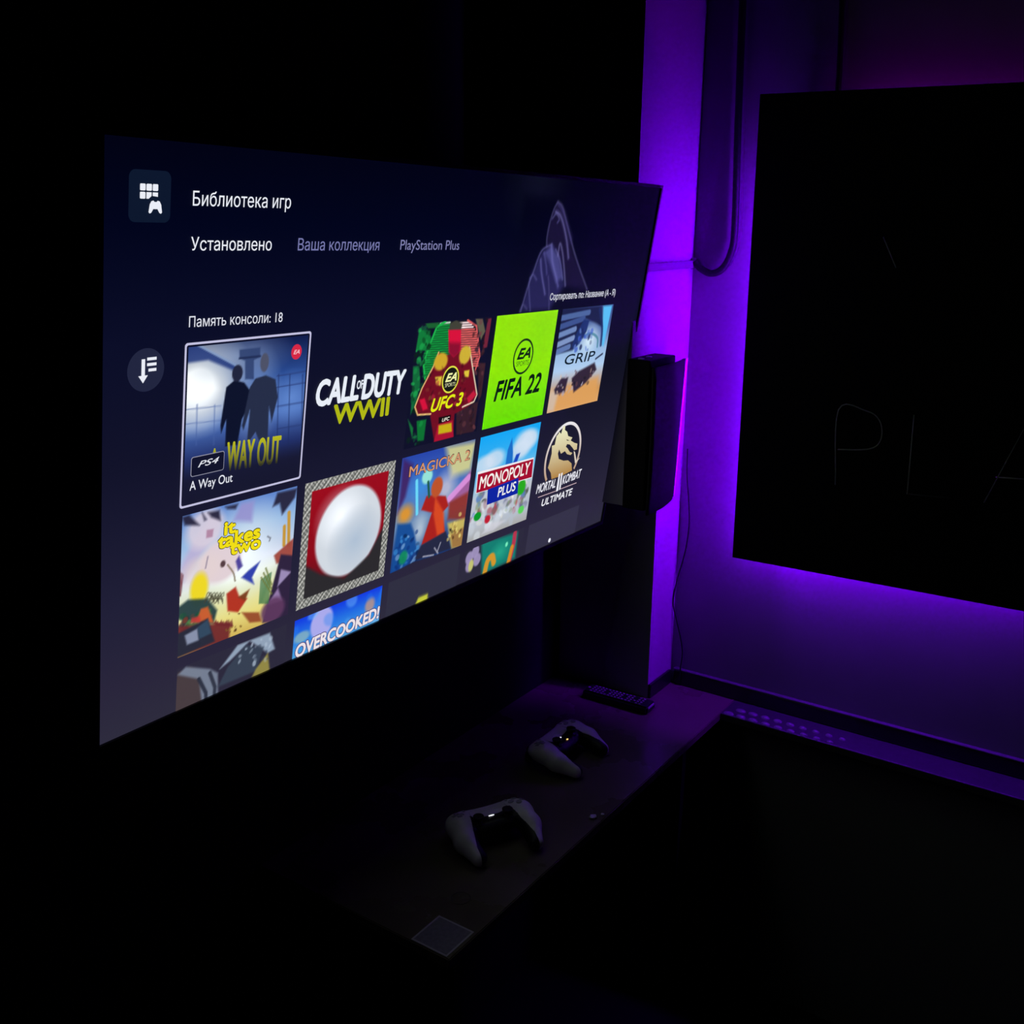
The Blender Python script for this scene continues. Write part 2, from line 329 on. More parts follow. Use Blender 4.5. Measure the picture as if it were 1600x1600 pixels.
class Canvas:
    """A small picture painted on a grid of screen units; points are given as photo pixels or, with raw=True, screen units."""
    def __init__(s, u0, v0, u1, v1, step, col=(0, 0, 0)):
        s.r = (u0, v0, u1, v1); s.nx = max(2, int((u1 - u0) / step)); s.ny = max(2, int((v1 - v0) / step))
        s.U, s.V = np.meshgrid(np.linspace(u0, u1, s.nx), np.linspace(v0, v1, s.ny))
        s.I = np.zeros((s.ny, s.nx, 3)) + np.array(col, float); s.step = step
    def P(s, pts, raw): return np.array(pts, float) if raw else np.array([uv(*p) for p in pts])
    def mix(s, a, col):
        a = np.clip(a, 0, 1)[..., None]; s.I = s.I * (1 - a) + np.array(col, float) * a
    def vgrad(s, stops):
        t = (s.V - s.r[1]) / (s.r[3] - s.r[1])
        for c in range(3): s.I[..., c] = np.interp(t, [a for a, _ in stops], [b[c] for _, b in stops])
    def dist_line(s, Q, closed=False):
        d = np.full(s.U.shape, 1e9); n = len(Q)
        for i in range(n if closed else n - 1):
            a, b = Q[i], Q[(i + 1) % n]; e = b - a; L = max(e @ e, 1e-9)
            t = np.clip(((s.U - a[0]) * e[0] + (s.V - a[1]) * e[1]) / L, 0, 1)
            d = np.minimum(d, np.hypot(s.U - a[0] - t * e[0], s.V - a[1] - t * e[1]))
        return d
    def poly(s, pts, col, a=1.0, soft=0, raw=False):
        Q = s.P(pts, raw); ins = np.zeros(s.U.shape, bool); n = len(Q)
        for i in range(n):
            x1, y1 = Q[i]; x2, y2 = Q[(i + 1) % n]
            c = (y1 > s.V) != (y2 > s.V)
            ins ^= c & (s.U < (x2 - x1) * (s.V - y1) / ((y2 - y1) if y2 != y1 else 1e-9) + x1)
        sd = s.dist_line(Q, True) * np.where(ins, 1, -1); w_ = max(soft * 0.5, s.step * 0.6)
        s.mix(a * np.clip(sd / (2 * w_) + 0.5, 0, 1), col)
    def ell(s, c, rx, ry, col, a=1.0, soft=0.15, rot=0.0, raw=False, scale=1.0):
        q = s.P([c], raw)[0]
        x, y = s.U - q[0], s.V - q[1]; cs, sn = math.cos(rot), math.sin(rot)
        d = np.hypot((x * cs + y * sn) / rx, (-x * sn + y * cs) / ry)
        s.mix(a * np.clip((1 - d) / max(soft * (0.75 if soft < 0.7 else 1), 0.02), 0, 1), col)
    def line(s, pts, wd, col, a=1.0, smooth=False, raw=False, fade=False):
        Q = s.P(pts, raw)
        if smooth: Q = np.array(smooth_path(Q, 6))
        d = s.dist_line(Q); s.mix(a * np.clip((wd / 2 - d) / max(s.step, wd * 0.25) + 0.5, 0, 1), col)
    def speckle(s, n, cols, size, a=0.8, region=None):
        u0, v0, u1, v1 = region or s.r
        for _ in range(n):
            q = (rng.uniform(u0, u1), rng.uniform(v0, v1)); c = cols[rng.randint(len(cols))]
            s.ell(q, size * rng.uniform(.4, 1.2), size * rng.uniform(.4, 1.2), c, a * rng.uniform(.4, 1), 0.5, rng.uniform(0, 3), raw=True)
    def build(s, name, z, label=None):
        n = s.nx * s.ny
        co = np.stack([(s.U - 960) / 1920 * TW, TH - s.V / 1920 * TW, np.full(s.U.shape, z)], -1).reshape(-1, 3)
        i = np.arange(n).reshape(s.ny, s.nx)
        f = np.stack([i[1:, :-1], i[1:, 1:], i[:-1, 1:], i[:-1, :-1]], -1).reshape(-1, 4)
        me = bpy.data.meshes.new(name); me.vertices.add(n); me.vertices.foreach_set('co', co.astype(np.float32).ravel())
        me.loops.add(f.size); me.loops.foreach_set('vertex_index', f.astype(np.int32).ravel())
        me.polygons.add(len(f)); me.polygons.foreach_set('loop_start', np.arange(0, f.size, 4, dtype=np.int32))
        me.update(calc_edges=True); set_col(me, lin(np.clip(s.I, 0, 255)).reshape(-1, 3), 0.35)
        o = link(name, me, SCREEN, screen_obj)
        if label: o['label'] = label
        return o
def vmesh(name, polys, col, z, label=None, raw=True):
    """flat shapes (lists of screen-unit points) of one colour"""
    vs, fs = [], []
    for q in polys:
        q = [tuple(p) if raw else tuple(uv(*p)) for p in q]; b = len(vs); vs += [loc3(u, v, z) for u, v in q]
        for t in tessellate_polygon([[Vector((u, -v, 0)) for u, v in q]]):
            a_, b_, c_ = [q[i] for i in t]
            ccw = (b_[0] - a_[0]) * (-(c_[1] - a_[1])) - (c_[0] - a_[0]) * (-(b_[1] - a_[1])) > 0
            fs.append([b + i for i in (t if ccw else t[::-1])])
    me = bpy.data.meshes.new(name); me.from_pydata(vs, [], fs); me.update()
    set_col(me, np.tile(lin(col), (len(vs), 1)))
    o = link(name, me, SCREEN, screen_obj)
    if label: o['label'] = label
    return o
def rrect(u0, v0, u1, v1, r, n=6):
    out = []
    for cx, cy, a0 in ((u1 - r, v0 + r, -90), (u1 - r, v1 - r, 0), (u0 + r, v1 - r, 90), (u0 + r, v0 + r, 180)):
        for k in range(n + 1):
            a = math.radians(a0 + 90 * k / n); out.append((cx + r * math.cos(a), cy + r * math.sin(a)))
    return out
def ring_polys(outer, inner):
    n = len(outer); return [[outer[i], outer[(i + 1) % n], inner[(i + 1) % n], inner[i]] for i in range(n)]
def ellipse(cx, cy, rx, ry, n=40, a0=0, a1=360):
    return [(cx + rx * math.cos(math.radians(a0 + (a1 - a0) * k / n)), cy + ry * math.sin(math.radians(a0 + (a1 - a0) * k / n))) for k in range(n if a1 - a0 == 360 else n + 1)]
_cap = {}
def text_mesh(s, shear):
    """outline of the built-in font, filled contour by contour (its glyphs have overlapping contours)"""
    cu = bpy.data.curves.new('t', 'FONT'); cu.body = s; cu.shear = shear; cu.resolution_u = 4; cu.fill_mode = 'NONE'
    o = bpy.data.objects.new('t', cu); C.objects.link(o)
    bpy.context.view_layer.update()
    me = bpy.data.meshes.new_from_object(o.evaluated_get(bpy.context.evaluated_depsgraph_get()))
    bpy.data.objects.remove(o); bpy.data.curves.remove(cu)
    n = len(me.vertices); co = np.zeros(n * 3); me.vertices.foreach_get('co', co); co = co.reshape(-1, 3)
    cut = set(range(n)) - {min(e.vertices) for e in me.edges if abs(e.vertices[0] - e.vertices[1]) == 1}   # last index of each contour
    bpy.data.meshes.remove(me)
    loops, st = [], 0
    for i in range(n):
        if i in cut: loops.append(list(range(st, i + 1))); st = i + 1
    ed = [(L[i], L[(i + 1) % len(L)]) for L in loops for i in range(len(L))]
    r_ = delaunay_2d_cdt([Vector((float(c[0]), float(c[1]))) for c in co], ed, [], 0, 1e-6)
    V = np.array([(v.x, v.y, 0.0) for v in r_[0]]); F = np.array([list(f) for f in r_[2]])
    A = np.array([co[i, :2] for i, _ in ed]); B = np.array([co[j, :2] for _, j in ed]); c = V[F].mean(1)[:, :2]
    y1, y2 = A[None, :, 1] - c[:, None, 1], B[None, :, 1] - c[:, None, 1]                     # non-zero winding rule
    side = (B[:, 0] - A[:, 0])[None] * (c[:, None, 1] - A[None, :, 1]) - (c[:, None, 0] - A[None, :, 0]) * (B[:, 1] - A[:, 1])[None]
    wn = ((y1 <= 0) & (y2 > 0) & (side > 0)).sum(1) - ((y1 > 0) & (y2 <= 0) & (side < 0)).sum(1)
    F = F[wn != 0]; q = V[F]
    ar = (q[:, 1, 0] - q[:, 0, 0]) * (q[:, 2, 1] - q[:, 0, 1]) - (q[:, 2, 0] - q[:, 0, 0]) * (q[:, 1, 1] - q[:, 0, 1])
    F[ar < 0] = F[ar < 0][:, ::-1]
    return V, F.tolist()
def text(s, a, b, cap, col, bold=0.0, shear=0.0, z=0.0012, raw=False, grad=None, name='screen_text', label=None):
    """a, b: left and right end of the baseline in photo pixels (or screen units); cap: cap height in the same unit"""
    if 'H' not in _cap:
        _cap['H'] = text_mesh('H', 0)[0][:, 1].max()
    if raw: A, B, ch = np.array(a, float), np.array(b, float), cap
    else:
        A, B = uv(*a), uv(*b); ch = A[1] - uv(a[0], a[1] - cap)[1]
    co, fc_ = text_mesh(s, shear); n = len(co)
    x0, x1 = co[:, 0].min(), co[:, 0].max(); t = (co[:, 0] - x0) / max(x1 - x0, 1e-6); h = co[:, 1] / _cap['H']
    d = B - A; up = np.array([0, -1.0])
    q = A[None] + t[:, None] * d[None] + h[:, None] * ch * up[None]
    fat = bold * ch * 0.75
    offs = [(0, 0)] + ([(fat * math.cos(a_), fat * math.sin(a_)) for a_ in np.arange(8) * math.pi / 4] if fat > 0 else [])
    vs_, fs_, hs_ = [], [], []
    for k_, (du, dv) in enumerate(offs):
        vs_ += [loc3(u + du, v + dv, z + k_ * 4e-6) for u, v in q]; fs_ += [[i + k_ * n for i in f] for f in fc_]; hs_.append(h)
    h = np.concatenate(hs_)
    me = bpy.data.meshes.new(name); me.from_pydata(vs_, [], fs_); me.update()
    c1 = lin(col); c0 = lin(grad) if grad is not None else c1
    set_col(me, c0[None] * (1 - np.clip(h, 0, 1))[:, None] + c1[None] * np.clip(h, 0, 1)[:, None])
    o = link(name, me, SCREEN, screen_obj); o['label'] = label or ('lettering reading ' + s)
    return o

# screen base (background gradient with soft folds of light cloth)
screen_obj = None
bg = Canvas(8, 8, 1912, VB - 10, 9)
bg.vgrad([(0, (2, 3, 20)), (.12, (2, 5, 28)), (.30, (11, 14, 40)), (.5, (18, 19, 42)), (.75, (33, 32, 56)), (.9, (42, 38, 60)), (1, (46, 44, 62))])
rt = np.clip((bg.U - 900) / 900, 0, 1)[..., None] * np.clip(1.1 - bg.V / 900, 0, 1)[..., None]
bg.I = bg.I * (1 - 0.35 * rt * np.array([.2, .4, 1]))
bg.ell((1240, 20), 170, 160, (22, 28, 46), .5, 1.0, raw=True)
screen_obj = tv
screen = bg.build('screen', 0.0); screen_obj = screen
screen['label'] = 'lit screen with dark blue menu'
# folds
fc = Canvas(1165, 40, 1600, 342, 2.4)
for c in range(3): fc.I[..., c] = np.interp(fc.V, np.linspace(8, VB - 10, bg.ny), bg.I[:, int(1380 / 1904 * bg.nx), c])
base_edge = fc.I.copy()
fc.poly(k8((545, 195), (480, 330), (425, 520), (410, 720), (520, 800), (600, 1000), (640, 1200), (880, 1230), (760, 900), (680, 620), (610, 310)), (30, 24, 58), .75, 16)
fc.poly(k8((350, 780), (470, 700), (560, 850), (630, 1180), (440, 1480), (100, 1500), (220, 1080)), (46, 44, 98), .75, 22)
fc.poly(k8((470, 710), (560, 850), (600, 1100), (520, 1150), (440, 900), (380, 800)), (84, 84, 150), .65, 14)
for q, wd, c, a in (
    (((545, 195), (600, 260), (660, 480), (730, 760), (800, 980), (890, 1230)), 7, (96, 90, 140), .8),
    (((545, 195), (500, 280), (450, 440), (415, 620), (412, 720)), 6, (92, 88, 140), .75),
    (((520, 310), (570, 350), (610, 460), (650, 660), (670, 860)), 9, (120, 114, 180), .8),
    (((480, 390), (530, 330), (560, 400), (540, 440)), 6, (100, 98, 160), .7),
    (((555, 230), (600, 300), (640, 420), (700, 640)), 16, (66, 58, 120), .6),
    (((545, 830), (570, 690), (600, 800), (620, 1000), (632, 1190)), 7, (122, 118, 176), .8),
    (((100, 1500), (190, 1200), (260, 1010), (350, 780), (470, 700)), 6, (104, 100, 160), .75),
    (((340, 880), (350, 1040), (390, 1290)), 8, (110, 106, 176), .75), (((215, 1100), (200, 1200), (215, 1490)), 6, (92, 90, 150), .7),
    (((215, 1100), (250, 1060), (290, 1120)), 6, (92, 90, 150), .7), (((430, 1080), (440, 1280), (437, 1480)), 6, (92, 86, 140), .6),
    (((470, 720), (480, 900), (520, 1080), (545, 1200)), 10, (110, 108, 182), .7), (((380, 800), (405, 950), (412, 1050)), 7, (88, 86, 150), .7),
    (((90, 1490), (130, 1420), (175, 1470)), 6, (90, 88, 140), .6), (((520, 760), (570, 900), (600, 1120)), 6, (120, 118, 190), .6)):
    fc.line(k8(*q), wd * 1.6, c, a * .28, True); fc.line(k8(*q), wd * .55, c, a * .6, True)
ed = np.minimum(np.minimum(fc.U - 1165, 1600 - fc.U), np.minimum(fc.V - 40, 400 - fc.V)); ed = np.clip(ed / 30, 0, 1)[..., None]
for j in range(fc.ny):                              # keep the border equal to the background behind it
    base_edge[j] = np.stack([np.interp(fc.U[j], np.linspace(8, 1912, bg.nx), bg.I[min(bg.ny - 1, int((fc.V[j, 0] - 8) / (VB - 18) * (bg.ny - 1))), :, c]) for c in range(3)], -1)
fc.I = base_edge * (1 - ed) + fc.I * ed
fc.build('menu_backdrop', 0.0003, 'soft lavender folds in the menu background')
# menu head
WHT = (235, 238, 248)
vmesh('menu_icon_plate', [rrect(56, 55, 136, 135, 12)], (13, 24, 46), 0.0004, 'dark blue rounded icon plate')
sq = [rrect(u - 5.2, v - 5.2, u + 5.2, v + 5.2, 1.5, 2) for u in (81.5, 93.5, 105.5) for v in (81, 93.5) if not (u > 90 and v > 90)]
sq += [[(88.6, 88.5), (98.4, 88.5), (98.4, 94), (93, 98.5), (88.6, 98.5)], [(100.5, 88.5), (110.5, 88.5), (110.5, 95), (100.5, 94)]]
vmesh('menu_icon', sq, WHT, 0.0008, 'white icon of small squares')
pad = [(93, 119), (95, 107), (98, 102), (102, 101), (104, 103), (108, 103), (110, 101), (114, 102), (117, 107), (119, 119), (117, 121), (114, 120), (110, 114), (102, 114), (98, 120), (95, 121)]
vmesh('menu_icon', [pad], WHT, 0.0010, 'white gamepad icon')
text('Библиотека игр', (300, 321), (453, 325.5), 22, WHT)
text('Установлено', (297, 391), (423, 391), 20, WHT)
text('Ваша коллекция', (464, 391), (591, 391), 18, (120, 122, 176))
text('PlayStation Plus', (624, 390), (716, 390), 15.5, (128, 128, 178))
text('Память консоли: 18', (294, 511), (440, 502.5), 16, (226, 228, 240))
text('Сортировать по: Название (А - Я)', (858, 469), (960, 461), 10, (206, 208, 222), .03)
vmesh('sort_button', [ellipse(95.5, 375, 37, 37)], (34, 38, 64), 0.0004, 'round dark grey button')
g = [[(86, 356), (93, 356), (93, 384), (99, 384), (89.5, 397), (80, 384), (86, 384)]] + [[(97, v), (116, v), (116, v + 5), (97, v + 5)] for v in (354, 363.5)] + [[(100, 373), (116, 373), (116, 378), (100, 378)]]
vmesh('sort_icon', g, WHT, 0.0008, 'white arrow and lines')

# tiles: row 1
TU0, TPI, TS, TR1, TR2 = 182.9, 316.35, 292.2, 343.7, 656.7
def tile(i, j, step=2.2, col=(20, 22, 44), clip=None):
    u0 = TU0 + i * TPI; v0 = (TR1, TR2, TR2 + 316.6)[j]
    return Canvas(u0, v0, u0 + TS, min(v0 + TS, VB - 11) if clip is None else clip, step, col)
def bgcol(v): return tuple(np.interp(v, np.linspace(8, VB - 10, bg.ny), bg.I[:, bg.nx // 3, c]) for c in range(3))
ZT = 0.0005
# A Way Out: plain stand-in scenery of the same colours
t = tile(0, 0)
t.vgrad([(0, (16, 28, 74)), (.25, (44, 78, 150)), (.5, (76, 112, 186)), (.72, (34, 48, 104)), (.85, (24, 26, 54)), (1, (20, 22, 46))])
t.ell(kC((200, 480))[0], 130, 105, (240, 240, 232), 1, .75); t.ell(kC((180, 560))[0], 100, 70, (226, 232, 240), .8, .9)
t.ell(kC((440, 300))[0], 150, 60, (150, 172, 210), .6, 1.0); t.ell(kC((560, 560))[0], 70, 110, (168, 190, 226), .55, 1.0); t.ell(kC((780, 560))[0], 70, 60, (110, 150, 220), .7, 1.0)
t.poly(kC((120, 225), (195, 235), (450, 370), (430, 400), (260, 330), (118, 350)), (24, 46, 116), .8, 6)
t.line(kC((195, 235), (450, 372)), 4, (150, 176, 214), .7)
t.poly(kC((455, 265), (585, 250), (585, 310), (545, 330), (545, 450), (490, 450), (490, 335), (455, 320)), (48, 66, 112), .9, 3)
t.line(kC((455, 320), (585, 306)), 4, (30, 42, 80), .9)
for xx in (700, 770, 850): t.line(kC((xx, 420), (xx - 10, 860)), 2.5, (30, 44, 92), .7)
for yy in (430, 500, 620, 760): t.line(kC((690, yy), (870, yy - 30)), 2.5, (40, 56, 110), .7)
for xx in (190, 300): t.line(kC((xx, 610), (xx - 6, 860)), 2.5, (70, 96, 160), .6)
for yy in (640, 730): t.line(kC((120, yy), (340, yy - 24)), 2, (80, 104, 166), .6)
for c, q in (((14, 20, 44), ((372, 500), (425, 455), (485, 470), (522, 520), (500, 640), (470, 700), (440, 860), (365, 870), (372, 700), (340, 790), (335, 740))),
             ((38, 46, 72), ((520, 500), (555, 445), (620, 425), (680, 450), (695, 560), (655, 720), (640, 620), (630, 840), (575, 830), (555, 780), (500, 860), (520, 640), (480, 770), (470, 740)))):
    t.poly(kC(*q), c, 1, 2)
t.ell(kC((442, 412))[0], 14, 17, (34, 38, 62), 1, .2); t.ell(kC((612, 345))[0], 12, 20, (78, 82, 104), 1, .25)
t.I = t.I * (1 - np.clip((t.V - 560) / 90, 0, 1)[..., None]) + np.array([24, 25, 48]) * np.clip((t.V - 560) / 90, 0, 1)[..., None]
t.build('game_tile', ZT, 'selected cover tile in blue and white for A Way Out')
fo, fi = rrect(174.5, 336, 482.5, 641, 6), rrect(178.5, 340, 478.5, 637, 4)
vmesh('selection_frame', ring_polys(fo, fi), (196, 194, 226), 0.0008, 'white outline around the selected tile')
text('A', kC((272, 985))[0], kC((318, 975))[0], 24, (176, 178, 34), .03, z=.0007, grad=(60, 62, 34), label='letter A of the A WAY OUT title')
text('WAY OUT', kC((372, 1020))[0], kC((702, 968))[0], 43, (188, 188, 34), .03, grad=(44, 44, 36))
vmesh('console_badge', [rrect(197, 546, 275, 584, 5)], (150, 150, 170), 0.0009, 'thin pale badge outline'); vmesh('console_badge', [rrect(198.3, 547.3, 273.7, 582.7, 4)], (18, 20, 44), 0.0011, 'dark badge')
text('PS4', (308, 730), (341, 722), 9, WHT, .01, .35, z=.0014)
text('A Way Out', (295, 766.5), (362, 752), 14, WHT, .004)
rb = uv(*kC((810, 278))[0]); vmesh('badge_dot', [ellipse(rb[0], rb[1], 14, 15)], (214, 40, 70), 0.0009, 'small round red badge')
text('EA', (rb[0] - 8, rb[1] + 4), (rb[0] + 8, rb[1] + 4), 8, (250, 200, 210), .03, .3, raw=True)
# Call of Duty WWII
cA = (232, 238, 248)
text('CALL', k1((112, 660))[0], k1((690, 560))[0], 38, cA, .066, .12)
text('OF', k1((678, 425))[0], k1((762, 408))[0], 12.5, cA, .04)
text('DUTY', k1((750, 556))[0], k1((1330, 470))[0], 36, cA, .066, .12)
text('WWII', k1((352, 905))[0], k1((1110, 775))[0], 27.5, (176, 184, 20), .085)
# UFC 3 (plain stand-in figure of colour fields)
t = tile(2, 0, 2.0, bgcol(480))
G1, G2, R1 = (16, 150, 60), (6, 60, 40), (226, 96, 96)
t.poly(k2((480, 90), (380, 150), (300, 350), (225, 560), (245, 740), (500, 640), (640, 600), (820, 640), (868, 480), (830, 140), (730, 75)), (24, 26, 30), .9, 3)
for k in range(24):
    y = 100 + k * 26
    t.line(k2((max(232, 420 - k * 14), y + 12), (530, y)), 4, G1 if k else (200, 240, 210), 1)
    if k < 20: t.line(k2((640, y + 6), (min(850, 760 + k * 16), y - 2)), 4, (R1 if k > 2 else (245, 220, 220)), 1)
t.line(k2((480, 90), (380, 150), (300, 350), (225, 560), (245, 740)), 6, (30, 180, 76), 1)
t.line(k2((730, 75), (830, 140), (868, 480), (810, 660)), 5, R1, 1)
for q, c in ((((180, 180), (290, 190), (320, 300), (250, 420), (140, 420)), (18, 140, 60)), (((110, 600), (180, 590), (190, 800), (150, 1000), (80, 1150), (100, 850)), (20, 120, 60)),
             (((50, 1200), (110, 1300), (100, 1420)), (22, 130, 58)), (((150, 1220), (260, 1200), (230, 1440), (160, 1450)), (14, 130, 52)), (((250, 110), (410, 100), (380, 160), (280, 170)), (30, 110, 50)),
             (((820, 60), (900, 60), (930, 200), (880, 300)), (110, 104, 80)), (((960, 60), (1005, 50), (950, 380), (900, 400)), (130, 40, 60)), (((850, 560), (940, 560), (900, 900), (850, 1000)), (66, 36, 44)),
             (((600, 1080), (850, 1000), (800, 1340), (600, 1380)), (62, 34, 42))):
    t.poly(k2(*q), c, .85, 4)
t.speckle(70, [(10, 40, 24), (30, 170, 80), (16, 90, 50)], 9, .8, (822, 350, 876, 630))
t.speckle(60, [(40, 20, 26), (110, 60, 66), (70, 40, 46), (24, 24, 40)], 9, .8, (1015, 350, 1100, 630))
t.poly(k2((490, 470), (400, 440), (340, 600), (210, 850), (130, 1060), (160, 1150), (300, 1140), (350, 1460), (560, 1400), (580, 1140), (760, 1040), (835, 920), (790, 640), (750, 380), (640, 440)), (112, 16, 34), 1, 3)
t.line(k2((400, 440), (340, 600), (210, 850), (130, 1060), (160, 1150), (310, 1140)), 4, (236, 190, 120), 1); t.line(k2((750, 380), (790, 640), (835, 920), (800, 1000), (670, 1060)), 4, (240, 220, 190), 1)
t.poly(k2((510, 180), (655, 170), (650, 420), (570, 500), (515, 440)), (216, 20, 60), 1, 2); t.poly(k2((515, 330), (650, 330), (640, 440), (570, 510), (515, 450)), (120, 16, 44), .8, 12)
t.poly(k2((530, 110), (600, 75), (670, 110), (655, 180), (520, 185)), (66, 66, 56), 1, 4)
t.ell(k2((425, 545))[0], 30, 24, (206, 166, 44), 1, .35); t.ell(k2((700, 470))[0], 27, 26, (206, 176, 54), 1, .35)
for q in (((360, 720), (440, 710), (420, 820), (370, 800)), ((690, 650), (750, 640), (740, 720), (690, 720))): t.poly(k2(*q), (224, 196, 60), 1, 4)
t.poly(k2((180, 980), (240, 960), (280, 1080), (220, 1100)), (214, 20, 60), 1, 5); t.poly(k2((720, 960), (800, 870), (830, 920), (740, 1020)), (196, 30, 60), 1, 5)
t.speckle(60, [(70, 10, 24), (150, 90, 50), (40, 16, 20), (180, 40, 60)], 8, .6, (880, 455, 1040, 560))
t.poly(k2((390, 1260), (560, 1210), (570, 1400), (345, 1460)), (170, 20, 50), 1, 3); t.poly(k2((400, 1270), (545, 1240), (550, 1340), (395, 1370)), (200, 176, 24), 1, 4); t.poly(k2((400, 1180), (540, 1150), (530, 1210), (400, 1250)), (16, 12, 14), 1, 3)
t.build('game_tile', ZT, 'cover tile with green and red stripes and gold shapes')
def ea(kc, top, bot, col, bg_, zz=.0009):
    c, a, b = uv(*kc), uv(*top), uv(*bot); r = (b[1] - a[1]) / 2
    if bg_: vmesh('round_logo', [ellipse(c[0], c[1], r, r)], bg_, zz - .0002, 'dark round logo field')
    vmesh('round_logo', ring_polys(ellipse(c[0], c[1], r, r), ellipse(c[0], c[1], r * .88, r * .88)), col, zz, 'round ring logo')
    return c, r
YEL = (226, 226, 70)
c, r = ea(k2((533, 748))[0], k2((545, 597))[0], k2((520, 905))[0], YEL, (22, 26, 20))
def ea_letters(c, r, col, col2):
    text('EA', (c[0] - r * .62, c[1] + r * .10), (c[0] + r * .66, c[1] + r * .10), r * .56, col, .07, .35, raw=True, z=.0014)
    text('SPORTS', (c[0] - r * .62, c[1] + r * .50), (c[0] + r * .62, c[1] + r * .50), r * .27, col2, 0, 0, raw=True, z=.0014)
ea_letters(c, r, (240, 244, 170), (214, 216, 170))
text('UFC 3', k2((305, 1115))[0], k2((660, 1030))[0], 19, (226, 232, 20), .06, .3, z=.0014)
text('UFC', k2((432, 1228))[0], k2((515, 1206))[0], 5, (240, 236, 220), .04, .2, z=.0014)
# FIFA 22
t = tile(3, 0, 4); t.vgrad([(0, (146, 230, 6)), (.5, (142, 232, 4)), (.8, (118, 228, 4)), (1, (104, 226, 0))]); t.ell(k3((700, 350))[0], 120, 90, (128, 220, 10), .5, 1.0)
t.build('game_tile', ZT, 'lime green cover tile')
c, r = ea(k3((487, 632))[0], k3((505, 430))[0], k3((470, 835))[0], (8, 40, 24), None); ea_letters(c, r, (6, 30, 20), (20, 80, 20))
text('FIFA 22', k3((150, 1140))[0], k3((665, 1022))[0], 29, (6, 26, 18), .05, .22)
# GRIP
t = tile(4, 0); t.vgrad([(0, (60, 76, 130)), (.2, (74, 100, 160)), (.42, (150, 184, 224)), (.6, (176, 206, 240)), (.75, (190, 170, 160)), (.85, (206, 150, 90)), (1, (226, 170, 110))])
t.poly(k3((915, 90), (1380, 60), (1400, 300), (1200, 200), (1050, 560), (860, 610)), (24, 30, 64), .9, 8)
for a, b, c_ in (((905, 200), (1240, 130), (90, 120, 180)), ((900, 300), (1180, 200), (70, 96, 160)), ((880, 400), (1080, 320), (130, 160, 214)), ((880, 500), (1060, 420), (150, 176, 226)), ((870, 580), (1010, 520), (110, 140, 200))):
    t.line(k3(a, b), 16, c_, .8)
t.poly(k3((1400, 60), (1500, 50), (1400, 520), (1380, 500)), (90, 190, 246), 1, 8)
t.ell(k3((1240, 440))[0], 70, 56, (214, 236, 250), .9, .8); t.line(k3((1180, 400), (1260, 370), (1330, 420), (1330, 520)), 8, (70, 130, 150), .8, True); t.line(k3((1360, 100), (1385, 300), (1370, 500)), 12, (30, 50, 100), .8, True)
t.poly(k3((1180, 210), (1240, 220), (1210, 340), (1130, 480), (1060, 550), (1040, 520), (1080, 400)), (30, 50, 110), .95, 6); t.speckle(30, [(20, 30, 70), (90, 120, 190), (60, 90, 200)], 10, .8, (1545, 410, 1640, 470))
t.poly(k3((745, 1275), (790, 1020), (1340, 860), (1310, 1140)), (222, 160, 92), .9, 20); t.poly(k3((745, 1275), (790, 1020), (900, 1000), (830, 1260)), (206, 190, 180), .8, 20)
for q in (((840, 1010), (920, 880), (1000, 870), (960, 1040), (850, 1060)), ((1040, 880), (1120, 800), (1300, 700), (1320, 780), (1200, 930), (1060, 1040))):
    t.poly(k3(*q), (52, 40, 58), 1, 8)
t.speckle(26, [(30, 26, 40), (180, 170, 190), (90, 60, 70), (220, 190, 170)], 9, .9, (1470, 520, 1700, 590)); t.line(k3((1310, 660), (1390, 600)), 6, (40, 44, 70), .9)
t.build('game_tile', ZT, 'cover tile in icy blue above orange sand')
text('GRIP', k3((950, 728))[0], k3((1290, 672))[0], 15, (14, 30, 40), .02, .12)
# row 2: it takes two
t = tile(0, 1); t.vgrad([(0, (96, 134, 206)), (.2, (150, 186, 228)), (.45, (206, 214, 234)), (.65, (226, 232, 190)), (.85, (232, 220, 130)), (1, (210, 180, 90))])
t.ell(k4((620, 600))[0], 120, 120, (232, 240, 244), .8, .9); t.poly(k4((180, 520), (330, 300), (420, 330), (300, 560), (90, 880), (60, 760)), (186, 176, 214), .9, 14); t.ell(k4((280, 420))[0], 55, 50, (214, 204, 220), .9, .5)
t.ell(k4((410, 700))[0], 62, 52, (222, 204, 210), .95, .35); t.poly(k4((590, 200), (700, 180), (680, 360), (520, 350)), (150, 146, 206), .9, 12); t.ell(k4((250, 780))[0], 60, 40, (224, 206, 206), .7, .6)
for q in (((75, 320), (140, 300), (230, 390), (100, 390)), ((300, 280), (400, 260), (410, 350), (330, 320)), ((450, 230), (560, 205), (540, 250), (470, 250)), ((900, 110), (1070, 70), (1050, 150), (940, 300), (920, 200), (860, 230)), ((250, 280), (290, 340), (270, 350))):
    t.poly(k4(*q), (38, 36, 60), .95, 7)
for xx in (960, 1000): t.line(k4((xx, 280 if xx > 980 else 400), (xx - 4, 560)), 9, (196, 150, 60), 1)
t.poly(k4((870, 650), (1040, 500), (1030, 700), (890, 720)), (160, 70, 60), .95, 5)
t.poly(k4((930, 640), (1035, 650), (1010, 1180), (770, 1230), (860, 900)), (48, 36, 64), 1, 5); t.poly(k4((930, 770), (1020, 790), (900, 920)), (168, 150, 196), .9, 5); t.poly(k4((905, 930), (940, 1040), (810, 1080)), (158, 130, 180), .9, 6); t.ell(k4((860, 1120))[0], 40, 34, (96, 58, 96), .9, .4)
